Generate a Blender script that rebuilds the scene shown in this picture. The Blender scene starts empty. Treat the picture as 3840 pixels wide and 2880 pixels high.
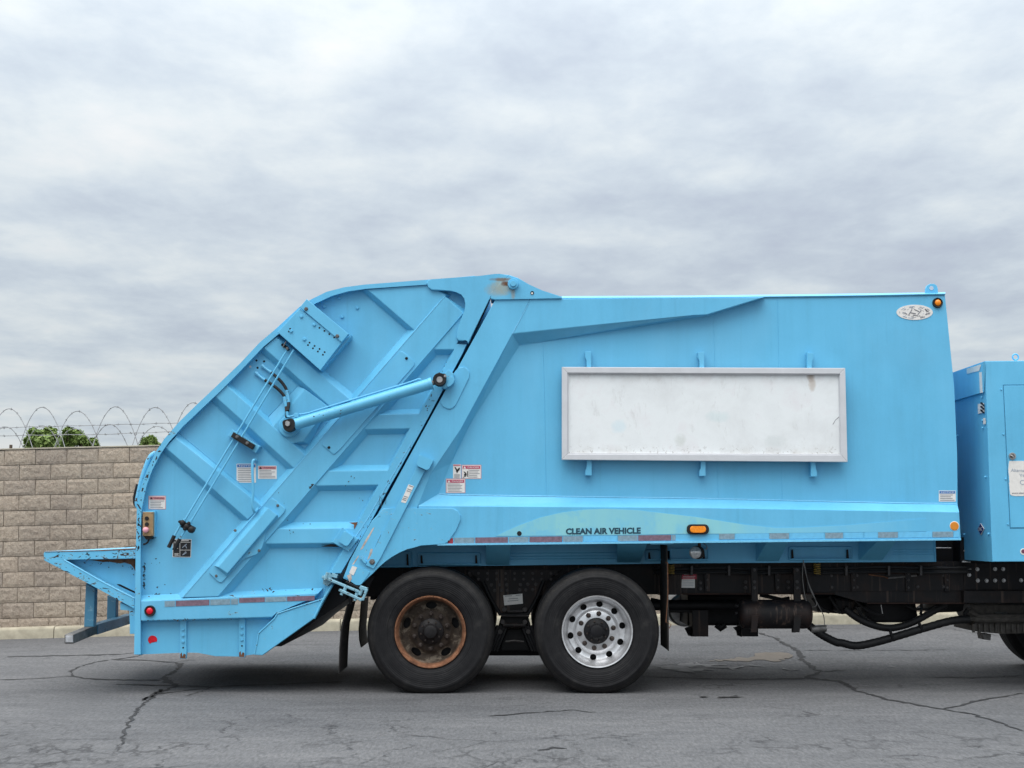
import bpy, bmesh, math, random
from mathutils import Vector, Matrix

random.seed(7)
C = bpy.context.scene.collection
sc = bpy.context.scene
R = math.radians

# ------------------------------------------------------------------ camera
FPX, PITCH, CAMZ = 5121.0, R(6.01), 1.36          # focal length in photo pixels (3840 wide)
cd = bpy.data.cameras.new('camera')
cam = bpy.data.objects.new('camera', cd)
C.objects.link(cam)
cam.location = (0, 0, CAMZ)
cam.rotation_euler = (R(90) + PITCH, 0, 0)
cd.sensor_width = 36.0
cd.lens = 36.0 * FPX / 3840.0
cd.clip_start = 0.1
cd.clip_end = 5000
sc.camera = cam

# ------------------------------------------------------------------ sky and light
SUN_EL, SUN_AZ = R(64), R(208)
w = bpy.data.worlds.new('World')
sc.world = w
w.use_nodes = True
nt = w.node_tree
nt.nodes.clear()


class NG:
    def __init__(s, tree):
        s.t = tree

    def n(s, typ, ins=None, **kw):
        nd = s.t.nodes.new(typ)
        for k, v in kw.items():
            setattr(nd, k, v)
        if ins:
            for k, v in ins.items():
                sock = nd.inputs[k]
                if isinstance(v, bpy.types.NodeSocket):
                    s.t.links.new(v, sock)
                else:
                    sock.default_value = v
        return nd

    def m(s, op, a, b=None, c=None, clamp=False):
        nd = s.t.nodes.new('ShaderNodeMath')
        nd.operation = op
        nd.use_clamp = clamp
        for i, v in enumerate((a, b, c)):
            if v is None:
                continue
            if isinstance(v, bpy.types.NodeSocket):
                s.t.links.new(v, nd.inputs[i])
            else:
                nd.inputs[i].default_value = v
        return nd.outputs[0]

    def mix(s, f, a, b, mode='MIX'):
        nd = s.t.nodes.new('ShaderNodeMix')
        nd.data_type = 'RGBA'
        nd.blend_type = mode
        for i, v in ((0, f), (6, a), (7, b)):
            if isinstance(v, bpy.types.NodeSocket):
                s.t.links.new(v, nd.inputs[i])
            elif i == 0:
                nd.inputs[0].default_value = v
            else:
                nd.inputs[i].default_value = tuple(v) + ((1,) if len(v) == 3 else ())
        return nd.outputs[2]

    def ramp(s, f, stops, interp='LINEAR'):
        nd = s.t.nodes.new('ShaderNodeValToRGB')
        nd.color_ramp.interpolation = interp
        el = nd.color_ramp.elements
        while len(el) < len(stops):
            el.new(0.5)
        for e, (p, c) in zip(el, stops):
            e.position = p
            e.color = tuple(c) + (1,) if len(c) == 3 else c
        s.t.links.new(f, nd.inputs[0])
        return nd.outputs[0]

    def noise(s, vec, scale, detail=4, rough=0.55, dist=0.0):
        nd = s.n('ShaderNodeTexNoise', {'Scale': scale, 'Detail': detail, 'Roughness': rough, 'Distortion': dist})
        s.t.links.new(vec, nd.inputs['Vector'])
        return nd.outputs[0]

    def scaled(s, vec, sx, sy, sz, loc=(0, 0, 0)):
        nd = s.n('ShaderNodeMapping')
        nd.inputs['Scale'].default_value = (sx, sy, sz)
        nd.inputs['Location'].default_value = loc
        s.t.links.new(vec, nd.inputs['Vector'])
        return nd.outputs[0]


def build_world():
    g = NG(nt)
    tc = g.n('ShaderNodeTexCoord').outputs['Generated']
    sep = g.n('ShaderNodeSeparateXYZ', {0: tc})
    z = g.m('MAXIMUM', sep.outputs[2], 0.0)
    den = g.m('ADD', z, 0.11)
    u = g.m('DIVIDE', sep.outputs[0], den)
    v = g.m('DIVIDE', sep.outputs[1], den)
    uv = g.n('ShaderNodeCombineXYZ', {0: u, 1: v, 2: 0.0}).outputs[0]
    big = g.noise(g.scaled(uv, 0.50, 0.62, 1, (1.3, 4.2, 0)), 1.0, 4, 0.5, 0.4)
    mid = g.noise(g.scaled(uv, 1.15, 0.95, 1, (5.1, 2.2, 3)), 2.3, 9, 0.56, 0.2)
    fine = g.noise(g.scaled(uv, 3.2, 2.4, 1, (0.4, 8, 1)), 2.3, 8, 0.6, 0.15)
    wn = g.n('ShaderNodeTexNoise', {'Scale': 2.2, 'Detail': 6.0, 'Roughness': .55})
    g.t.links.new(uv, wn.inputs['Vector'])
    ws = g.n('ShaderNodeVectorMath', {0: wn.outputs['Color']}, operation='SCALE')
    ws.inputs['Scale'].default_value = .55
    wv = g.n('ShaderNodeVectorMath', {0: uv}, operation='ADD')
    g.t.links.new(ws.outputs[0], wv.inputs[1])
    vo = g.n('ShaderNodeTexVoronoi', {'Scale': 2.6, 'Smoothness': .8}, feature='SMOOTH_F1', voronoi_dimensions='2D')
    g.t.links.new(g.scaled(wv.outputs[0], .8, 1.1, 1), vo.inputs['Vector'])
    puff = g.m('SUBTRACT', .78, vo.outputs['Distance'])
    s = g.m('ADD', g.m('MULTIPLY', big, 0.66), g.m('MULTIPLY', mid, 0.50))
    s = g.m('ADD', s, g.m('MULTIPLY', g.m('SUBTRACT', puff, .38), 0.34))
    s = g.m('ADD', s, g.m('MULTIPLY', fine, 0.56))
    s = g.m('SUBTRACT', s, 0.325)                      # about 0.5 in the mean
    # overcast sky: the zenith is brighter than the middle heights; a thin bright band lies at the horizon
    grad = g.m('ADD', 0.58, g.m('MULTIPLY', g.m('MULTIPLY', z, z), 2.3))
    glow = g.m('MULTIPLY', g.m('POWER', 2.718, g.m('MULTIPLY', z, -13.0)), 0.85)
    tone = g.m('ADD', g.m('ADD', s, g.m('MULTIPLY', g.m('SUBTRACT', z, 0.2), 0.62)), g.m('MULTIPLY', glow, 0.62))
    col = g.ramp(tone, [(0.26, (0.575, 0.635, 0.75)), (0.42, (0.645, 0.72, 0.815)), (0.57, (0.74, 0.82, 0.895)),
                        (0.74, (0.87, 0.935, 0.97)), (0.98, (1.02, 1.03, 1.03))])
    lit = g.n('ShaderNodeVectorMath', {0: col}, operation='SCALE')
    g.t.links.new(grad, lit.inputs['Scale'])
    sky = g.n('ShaderNodeTexSky', sky_type='NISHITA', sun_disc=False, sun_elevation=SUN_EL, sun_rotation=SUN_AZ)
    b1 = g.n('ShaderNodeBackground', {'Color': sky.outputs[0], 'Strength': 0.10})
    b2 = g.n('ShaderNodeBackground', {'Color': lit.outputs[0], 'Strength': 1.0})
    mx = g.n('ShaderNodeMixShader', {0: 0.92, 1: b1.outputs[0], 2: b2.outputs[0]})
    g.n('ShaderNodeOutputWorld', {0: mx.outputs[0]})


build_world()
sd = bpy.data.lights.new('sun', 'SUN')
sd.energy = 1.5
sd.angle = R(60)
sd.color = (1.0, 0.97, 0.93)
sun = bpy.data.objects.new('sun', sd)
C.objects.link(sun)
# direction the sun stands in: behind and to the left of the camera, high up
sdir = Vector((math.sin(SUN_AZ) * math.cos(SUN_EL), math.cos(SUN_AZ) * math.cos(SUN_EL), math.sin(SUN_EL)))
sun.rotation_euler = sdir.to_track_quat('Z', 'Y').to_euler()
sun.location = (-3, -3, 12)

sc.view_settings.view_transform = 'Standard'
sc.view_settings.look = 'None'
sc.view_settings.gamma = 1
sc.view_settings.use_curve_mapping = False
sc.view_settings.exposure = 0.36

# ------------------------------------------------------------------ surveying: photo pixel -> point in the place
SP, CP = math.sin(PITCH), math.cos(PITCH)


def ray(px, py):
    u = (1440.0 - py) / FPX
    return ((px - 1920.0) / FPX, CP - u * SP, SP + u * CP)


def P(px, py, D):
    """the point seen at a photo pixel on the upright plane D metres ahead"""
    x, y, z = ray(px, py)
    t = D / y
    return Vector((x * t, D, CAMZ + z * t))


VIEW = {'A': (100, 1450, .40687), 'B': (100, 1950, .40687), 'C': (900, 1000, .40687), 'E': (900, 1500, .40687),
        'G': (900, 1900, .40687), 'H': (1700, 1000, .40687), 'I': (1700, 1500, .40687), 'J': (1700, 2000, .40687),
        'K': (2500, 1950, .40687), 'L': (3100, 1950, .33454), 'M': (3240, 1000, .27125), 'N': (3400, 1400, .19892),
        'O': (3400, 1700, .19892), 'S': (2600, 1250, .31646), 'Q': (1500, 1600, .22604), 'R': (0, 1450, .31646),
        'F': (0, 0, 1.736)}


def V(view, *pts):
    ox, oy, s = VIEW[view]
    r = [(ox + x * s, oy + y * s) for x, y in pts]
    return r if len(r) > 1 else r[0]


# ------------------------------------------------------------------ objects
W = {}


def tag(o, label=None, cat=None, group=None, kind=None):
    for k, v in (('label', label), ('category', cat), ('group', group), ('kind', kind)):
        if v:
            o[k] = v
    return o


def attach(o, loc, parent):
    o.location = loc
    W[o.name] = Vector(loc)
    while parent and parent.parent and parent.parent.parent:   # thing > part > sub-part, no further
        parent = parent.parent
    if parent:
        o.parent = parent
        o.matrix_parent_inverse = Matrix.Translation(-W[parent.name])


def empty(name, loc):
    o = bpy.data.objects.new(name, None)
    o.empty_display_size = 0.3
    C.objects.link(o)
    attach(o, loc, None)
    return o


def obj(name, bm, mat, parent=None, smooth=None, recalc=True, center=None):
    if recalc:
        bmesh.ops.recalc_face_normals(bm, faces=bm.faces)
    lo = Vector((1e9,) * 3)
    hi = -lo
    for v in bm.verts:
        for i in range(3):
            lo[i] = min(lo[i], v.co[i])
            hi[i] = max(hi[i], v.co[i])
    c = center or (lo + hi) / 2
    for v in bm.verts:
        v.co -= c
    me = bpy.data.meshes.new(name)
    bm.to_mesh(me)
    bm.free()
    if smooth:
        me.shade_smooth()
        me.set_sharp_from_angle(angle=R(smooth))
    for m in (mat if isinstance(mat, (list, tuple)) else [mat]):
        me.materials.append(m)
    o = bpy.data.objects.new(name, me)
    C.objects.link(o)
    attach(o, c, parent)
    return o


def link_copy(o, loc, parent, mat=None):
    c = o.copy()
    C.objects.link(c)
    c.parent = None
    attach(c, loc, parent)
    return c


def ensure_ccw(pts):
    a = sum(p[0] * q[1] - q[0] * p[1] for p, q in zip(pts, pts[1:] + pts[:1]))
    return pts if a > 0 else pts[::-1]


def add_prism(bm, wpts, D1, bevel=0.0):
    """wpts: world points on one upright plane; extruded straight back to Y = D1"""
    f = [bm.verts.new(p) for p in wpts]
    b = [bm.verts.new((p[0], D1, p[2])) for p in wpts]
    n = len(f)
    front = bm.faces.new(f)
    bm.faces.new(b[::-1])
    for i in range(n):
        bm.faces.new((f[i], b[i], b[(i + 1) % n], f[(i + 1) % n]))
    if bevel:
        bmesh.ops.bevel(bm, geom=list(front.edges), offset=bevel, segments=2, profile=0.6, affect='EDGES', clamp_overlap=True)


def prism(name, px, D0, D1, mat, parent, bevel=0.004, smooth=None):
    bm = bmesh.new()
    add_prism(bm, [P(x, y, D0) for x, y in px], D1, bevel)
    return obj(name, bm, mat, parent, smooth)


def loft(name, top, Dt, base, Db, mat, parent, bevel=0.006):
    bm = bmesh.new()
    t = [bm.verts.new(P(x, y, Dt)) for x, y in top]
    b = [bm.verts.new(P(x, y, Db)) for x, y in base]
    n = len(t)
    f = bm.faces.new(t)
    bm.faces.new(b[::-1])
    for i in range(n):
        bm.faces.new((t[i], b[i], b[(i + 1) % n], t[(i + 1) % n]))
    if bevel:
        bmesh.ops.bevel(bm, geom=list(f.edges), offset=bevel, segments=2, profile=0.6, affect='EDGES', clamp_overlap=True)
    return obj(name, bm, mat, parent)


def rounded(pts, r, n=4):
    """round the corners of a pixel polygon"""
    out = []
    k = len(pts)
    for i in range(k):
        p0, p1, p2 = Vector(pts[i - 1]), Vector(pts[i]), Vector(pts[(i + 1) % k])
        a, b = p0 - p1, p2 - p1
        d = min(r, a.length * .48, b.length * .48)
        s, e = p1 + a.normalized() * d, p1 + b.normalized() * d
        for j in range(n + 1):
            t = j / n
            q = s * (1 - t) ** 2 + p1 * 2 * t * (1 - t) + e * t * t
            out.append((q.x, q.y))
    return out


def smooth_line(pts, n=6):
    pts = [Vector(p) for p in pts]
    out = []
    for i in range(len(pts) - 1):
        p0 = pts[max(i - 1, 0)]
        p1, p2 = pts[i], pts[i + 1]
        p3 = pts[min(i + 2, len(pts) - 1)]
        for j in range(n):
            t = j / n
            out.append(0.5 * ((2 * p1) + (p2 - p0) * t + (2 * p0 - 5 * p1 + 4 * p2 - p3) * t * t + (3 * p1 - p0 - 3 * p2 + p3) * t ** 3))
    out.append(pts[-1])
    return out


def add_tube(bm, pts, r, n=8, caps=True):
    pts = [Vector(p) for p in pts]
    rings = []
    up = None
    for i, p in enumerate(pts):
        d = (pts[min(i + 1, len(pts) - 1)] - pts[max(i - 1, 0)]).normalized()
        if up is None:
            up = Vector((0, 0, 1)) if abs(d.z) < .9 else Vector((0, 1, 0))
        a = d.cross(up).normalized()
        up = a.cross(d).normalized()
        rr = r(i / (len(pts) - 1)) if callable(r) else r
        rings.append([bm.verts.new(p + (a * math.cos(2 * math.pi * k / n) + up * math.sin(2 * math.pi * k / n)) * rr) for k in range(n)])
    for q, s in zip(rings, rings[1:]):
        for k in range(n):
            bm.faces.new((q[k], q[(k + 1) % n], s[(k + 1) % n], s[k]))
    if caps:
        bm.faces.new(rings[0][::-1])
        bm.faces.new(rings[-1])


def tube(name, pts, r, mat, parent, n=8, smooth=40):
    bm = bmesh.new()
    add_tube(bm, pts, r, n)
    return obj(name, bm, mat, parent, smooth)


def ptube(name, px, D, r, mat, parent, n=8, curve=0):
    w_ = [P(x, y, D[i] if isinstance(D, (list, tuple)) else D) for i, (x, y) in enumerate(px)]
    if curve:
        w_ = smooth_line(w_, curve)
    return tube(name, w_, r, mat, parent, n)


def add_lathe(bm, prof, c, n=48, closed=False, a0=0.0):
    """profile of (radius, y) turned about the Y axis through c; y grows away from the camera"""
    rings = []
    for r, y in prof:
        if r < 1e-5:
            rings.append([bm.verts.new((c[0], c[1] + y, c[2]))])
        else:
            rings.append([bm.verts.new((c[0] + r * math.cos(a0 + 2 * math.pi * k / n), c[1] + y, c[2] + r * math.sin(a0 + 2 * math.pi * k / n))) for k in range(n)])
    prs = list(zip(rings, rings[1:]))
    if closed:
        prs.append((rings[-1], rings[0]))
    for q, s in prs:
        if len(q) == 1 and len(s) == 1:
            continue
        for k in range(n):
            k2 = (k + 1) % n
            if len(q) == 1:
                bm.faces.new((q[0], s[k2], s[k]))
            elif len(s) == 1:
                bm.faces.new((q[k], q[k2], s[0]))
            else:
                bm.faces.new((q[k], q[k2], s[k2], s[k]))


def lathe(name, prof, c, mat, parent, n=48, closed=False, smooth=35):
    bm = bmesh.new()
    add_lathe(bm, prof, c, n, closed)
    return obj(name, bm, mat, parent, smooth)


def disc_part(name, px, py, D, rpx, h, mat, parent, n=20, dome=0.0):
    c = P(px, py, D)
    r = rpx * D / FPX
    pr = [(0, -h - dome), (r * .7, -h - dome * .6), (r * .93, -h), (r, -h * .7), (r, .01), (0, .01)]
    return lathe(name, pr, c, mat, parent, n)


BOLTS = {}


def bolt(px, py, D, rpx, mat, parent, name='bolt', n=6):
    key = (round(rpx, 1), mat.name, name, n)
    c = P(px, py, D)
    if key in BOLTS:
        return link_copy(BOLTS[key], c, parent)
    r = rpx * D / FPX
    bm = bmesh.new()
    add_lathe(bm, [(0, -r * 1.0), (r * .8, -r * 1.0), (r, -r * .75), (r, -.15 * r), (r * 1.35, -.15 * r), (r * 1.35, .008), (0, .008)], (0, 0, 0), n)
    o = obj(name, bm, mat, None, 30, center=Vector((0, 0, 0)))
    attach(o, c, parent)
    BOLTS[key] = o
    return o


def box(name, lo, hi, mat, parent, bevel=0.004):
    bm = bmesh.new()
    bmesh.ops.create_cube(bm, size=1)
    for v in bm.verts:
        for i in range(3):
            v.co[i] = lo[i] + (v.co[i] + .5) * (hi[i] - lo[i])
    if bevel:
        bmesh.ops.bevel(bm, geom=list(bm.edges), offset=bevel, segments=1, affect='EDGES', clamp_overlap=True)
    return obj(name, bm, mat, parent)


def pbox(name, x0, y0, x1, y1, D0, D1, mat, parent, bevel=0.004):
    return prism(name, [(x0, y0), (x1, y0), (x1, y1), (x0, y1)], D0, D1, mat, parent, bevel)


def text_bm(s, bold=0.0):
    cu = bpy.data.curves.new('lettering_curve', 'FONT')
    cu.body = s
    cu.offset = bold
    cu.resolution_u = 3
    t = bpy.data.objects.new('lettering_curve', cu)
    C.objects.link(t)
    dg = bpy.context.evaluated_depsgraph_get()
    me = bpy.data.meshes.new_from_object(t.evaluated_get(dg))
    bm = bmesh.new()
    bm.from_mesh(me)
    bpy.data.objects.remove(t)
    bpy.data.curves.remove(cu)
    bpy.data.meshes.remove(me)
    return bm


def text_px(name, s, quad, D, mat, parent, bold=0.0, to_world=None):
    """lettering fitted into a pixel quad: top-left, top-right, bottom-left corner"""
    bm = text_bm(s, bold)
    xs = [v.co.x for v in bm.verts]
    ys = [v.co.y for v in bm.verts]
    x0, x1, y0, y1 = min(xs), max(xs), min(ys), max(ys)
    tl, tr, bl = [(to_world(*q) if to_world else P(q[0], q[1], D)) for q in quad]
    for v in bm.verts:
        a = (v.co.x - x0) / (x1 - x0)
        b = (y1 - v.co.y) / (y1 - y0)
        v.co = tl + (tr - tl) * a + (bl - tl) * b
    return obj(name, bm, mat, parent, recalc=False)


# ------------------------------------------------------------------ materials
def material(name, rough=0.5, metal=0.0, spec=0.5):
    m = bpy.data.materials.new(name)
    m.use_nodes = True
    t = m.node_tree
    t.nodes.clear()
    g = NG(t)
    p = g.n('ShaderNodeBsdfPrincipled', {'Roughness': rough, 'Metallic': metal, 'Specular IOR Level': spec})
    g.n('ShaderNodeOutputMaterial', {0: p.outputs[0]})
    return m, g, p


def setc(g, p, v, name='Base Color'):
    if isinstance(v, bpy.types.NodeSocket):
        g.t.links.new(v, p.inputs[name])
    else:
        p.inputs[name].default_value = tuple(v) + (1,) if len(v) == 3 else v


def pos(g):
    return g.n('ShaderNodeNewGeometry').outputs['Position']


def plain(name, col, rough=0.5, metal=0.0, var=0.25, scale=9.0, spec=0.5, bump=0.0):
    """one colour with a little uneven wear"""
    m, g, p = material(name, rough, metal, spec)
    nz = g.noise(pos(g), scale, 5, .6)
    dark = tuple(c * (1 - var) for c in col)
    light = tuple(min(1, c * (1 + var)) for c in col)
    setc(g, p, g.ramp(nz, [(.3, dark), (.7, light)]))
    if bump:
        b = g.n('ShaderNodeBump', {'Strength': bump, 'Distance': .004, 'Height': g.noise(pos(g), scale * 12, 4)})
        g.t.links.new(b.outputs[0], p.inputs['Normal'])
    return m


BLUE = (0.112, 0.437, 0.680)


def paint(name, chips=0.0, chip_scale=14.0, fade=0.0, streak=0.06, base=BLUE):
    m, g, p = material(name, .42, 0, .45)
    x = pos(g)
    n1 = g.noise(x, 1.7, 6, .6)
    n2 = g.noise(g.scaled(x, 9, 9, .8), 1.0, 5, .6)          # runs down the side
    n3 = g.noise(x, 60, 3, .6)
    f = g.m('ADD', g.m('MULTIPLY', n1, .5), g.m('ADD', g.m('MULTIPLY', n2, .35), g.m('MULTIPLY', n3, .15)))
    c = g.ramp(f, [(.36, tuple(b * (1 - streak * 1.6) for b in base)), (.5, base), (.66, tuple(b * (1 + streak) + .02 * streak * 6 for b in base))])
    fade_ = g.ramp(g.noise(g.scaled(x, .7, 1, .5), 1.3, 6, .62, .5), [(.48, (0, 0, 0)), (.68, (1, 1, 1))])
    c = g.mix(g.m('MULTIPLY', fade_, .38), c, (.165, .475, .70))
    run = g.ramp(g.noise(g.scaled(x, 14, 14, .55), 1.0, 5, .65), [(.58, (0, 0, 0)), (.76, (1, 1, 1))])
    c = g.mix(g.m('MULTIPLY', run, .22), c, (.055, .25, .40))
    # small scuffs and specks of bare metal
    v = g.noise(x, 37, 6, .7, .4)
    speck = g.m('GREATER_THAN', v, .735)
    c = g.mix(g.m('MULTIPLY', speck, .55), c, (.05, .10, .14))
    if chips:
        a = g.noise(g.scaled(x, 1, 1, 1.9), chip_scale, 9, .72, .9)
        k = g.ramp(a, [(.62 - chips, (0, 0, 0)), (.64 - chips, (1, 1, 1))])
        e = g.ramp(a, [(.585 - chips, (0, 0, 0)), (.62 - chips, (1, 1, 1))])
        c = g.mix(g.m('MULTIPLY', e, .55), c, (.30, .52, .60))
        rust = g.ramp(g.noise(x, 30, 4), [(.4, (.018, .013, .013)), (.65, (.075, .040, .030))])
        c = g.mix(k, c, rust)
        rr = g.m('ADD', .42, g.m('MULTIPLY', k, .4))
        g.t.links.new(rr, p.inputs['Roughness'])
    setc(g, p, c)
    b = g.n('ShaderNodeBump', {'Strength': .22, 'Distance': .02, 'Height': g.m('ADD', g.m('MULTIPLY', g.noise(x, 1.6, 3), 1.5), g.m('MULTIPLY', g.noise(x, 9, 4), .12))})
    g.t.links.new(b.outputs[0], p.inputs['Normal'])
    return m


blue = paint('blue_paint')
blue_worn = paint('worn_blue_paint', chips=-.02, chip_scale=11)
blue_chipped = paint('chipped_blue_paint', chips=.035, chip_scale=17)
blue_scraped = paint('scraped_blue_paint', chips=.055, chip_scale=13)
blue_dull = paint('weathered_blue_steel', chips=.03, chip_scale=10, base=(.055, .19, .30))
rivet_mat = plain('highlit_rivet', (.040, .036, .036), .5, .2, var=.4, scale=40)  # paler than the chassis black: edge highlights put into the colour
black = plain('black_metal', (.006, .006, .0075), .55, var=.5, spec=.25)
black_rubber = plain('black_rubber', (.010, .010, .011), .6, var=.4, scale=16, spec=.35)
flap_mat = plain('weathered_rubber', (.014, .013, .012), .75, var=.6, scale=25, bump=.3)
dark_hole = plain('dark_recess', (.004, .004, .005), .9, var=.1)
steel = plain('bare_steel', (.42, .42, .42), .38, .9, var=.25, scale=30)
grey_steel = plain('dull_grey_metal', (.16, .155, .15), .55, .6, var=.4, scale=18)
alloy_frame = plain('anodised_aluminium', (.60, .61, .635), .38, .25, var=.05, scale=8)
weld = plain('weld_gleam_paint', (.16, .50, .74), .4, var=.1, scale=40)  # paler than the body blue: gleam on welds and rail lip painted in
white_decal = plain('decal_white', (.70, .68, .65), .5, var=.06, scale=40)
red_decal = plain('decal_red', (.42, .06, .12), .5, var=.15, scale=50)
faded_red_decal = plain('decal_faded_red', (.50, .20, .22), .5, var=.15, scale=60)
blue_decal = plain('decal_blue', (.03, .16, .42), .5, var=.1, scale=40)
navy_decal = plain('decal_navy', (.01, .02, .13), .5, var=.1, scale=40)
black_decal = plain('decal_black', (.010, .010, .012), .5, var=.2, scale=40)
grey_print = plain('decal_print_grey', (.20, .20, .22), .5, var=.2, scale=60)
faint_print = plain('decal_print_faint', (.36, .40, .46), .5, var=.1, scale=60)
letter_ink = plain('dark_teal_lettering', (.006, .045, .075), .45, var=.3, scale=60)
tan_box = plain('tan_enamel', (.30, .20, .10), .45, var=.2, scale=30)
pink = plain('faded_red_button', (.75, .34, .40), .4, var=.1, scale=60)
amber = plain('amber_lens', (.85, .25, .01), .18, var=.2, scale=70)
amber_sticker = plain('orange_reflector', (.62, .22, .02), .35, var=.08, scale=60)
red_lens = plain('red_lens', (.62, .006, .02), .15, var=.25, scale=70)
lamp_glass = plain('lamp_glass', (.55, .57, .58), .12, .5, var=.3, scale=60)
yellow_spring = plain('yellow_spring', (.26, .17, .03), .5, var=.3, scale=50)
rust = plain('rust', (.13, .055, .025), .8, var=.5, scale=24)
tape_silver = plain('silver_reflective_tape', (.19, .29, .36), .35, .0, var=.22, scale=45)
tape_red = plain('faded_red_reflective_tape', (.17, .11, .15), .4, 0, var=.3, scale=40)
tape_bright_red = plain('red_reflective_tape', (.33, .03, .05), .4, 0, var=.2, scale=40)
tape_over = plain('painted_over_tape', (.13, .47, .74), .4, 0, var=.07, scale=30)


def make_frame_mat():
    m, g, p = material('grimy_chassis_black', .55, 0, .25)
    x = pos(g)
    n = g.noise(x, 3.0, 6, .65)
    runs = g.noise(g.scaled(x, 26, 26, 1.0), 1.0, 4, .6)
    c = g.ramp(n, [(.3, (.005, .005, .007)), (.52, (.009, .008, .009)), (.72, (.030, .016, .012))])
    c = g.mix(g.ramp(runs, [(.56, (0, 0, 0)), (.68, (.75, .75, .75))]), c, (.085, .058, .046))
    setc(g, p, c)
    return m


def make_tyre_mat():
    m, g, p = material('tyre_rubber', .6, 0, .22)
    x = g.n('ShaderNodeTexCoord').outputs['Object']
    sep = g.n('ShaderNodeSeparateXYZ', {0: x})
    rad = g.m('SQRT', g.m('ADD', g.m('POWER', sep.outputs[0], 2.0), g.m('POWER', sep.outputs[2], 2.0)))
    n = g.noise(x, 8, 7, .65)
    n2 = g.noise(x, 45, 4, .6)
    c = g.ramp(n, [(.32, (.005, .005, .0065)), (.55, (.010, .010, .0115)), (.74, (.026, .025, .025))])
    # dust sits on the shoulder, scuffs on the outer wall
    shoulder = g.ramp(rad, [(.452, (.10, .10, .10)), (.475, (.35, .35, .35)), (.490, (1, 1, 1)), (.512, (.5, .5, .5))])
    sc_ = g.ramp(n2, [(.5, (0, 0, 0)), (.75, (1, 1, 1))])
    c = g.mix(g.m('MULTIPLY', g.m('MULTIPLY', shoulder, .5), g.m('ADD', g.m('MULTIPLY', sc_, .6), .25)), c, (.075, .068, .058))
    setc(g, p, c)
    rings = g.m('SINE', g.m('MULTIPLY', rad, 420.0))
    b = g.n('ShaderNodeBump', {'Strength': .35, 'Distance': .004, 'Height': g.m('ADD', g.m('MULTIPLY', rings, .3), n2)})
    g.t.links.new(b.outputs[0], p.inputs['Normal'])
    return m


def make_rusty_rim():
    m, g, p = material('rusty_steel_rim', .7, 0.1, .3)
    x = g.n('ShaderNodeTexCoord').outputs['Object']
    sep = g.n('ShaderNodeSeparateXYZ', {0: x})
    rad = g.m('SQRT', g.m('ADD', g.m('POWER', sep.outputs[0], 2.0), g.m('POWER', sep.outputs[2], 2.0)))
    n = g.noise(x, 18, 7, .65)
    n2 = g.noise(x, 9, 6, .7, .6)
    greasy = g.ramp(n2, [(.35, (.020, .014, .010)), (.52, (.050, .036, .026)), (.58, (.13, .105, .08)), (.72, (.17, .145, .115))])
    grime = g.ramp(n, [(.3, (.016, .012, .010)), (.7, (.05, .034, .024))])
    inner = g.ramp(rad, [(.165, (1, 1, 1)), (.19, (0, 0, 0))])
    disc = g.mix(inner, greasy, grime)
    orange = g.ramp(n, [(.3, (.07, .032, .019)), (.52, (.20, .088, .046)), (.78, (.31, .165, .095))])
    lip = g.ramp(rad, [(.256, (0, 0, 0)), (.268, (1, 1, 1))])
    setc(g, p, g.mix(lip, disc, orange))
    b = g.n('ShaderNodeBump', {'Strength': .35, 'Distance': .003, 'Height': n})
    g.t.links.new(b.outputs[0], p.inputs['Normal'])
    return m


def make_alloy():
    m, g, p = material('polished_alloy_wheel', .33, .85, .5)
    x = pos(g)
    n = g.noise(x, 25, 5, .6)
    setc(g, p, g.ramp(n, [(.3, (.60, .60, .61)), (.7, (.80, .80, .81))]))
    return m


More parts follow.
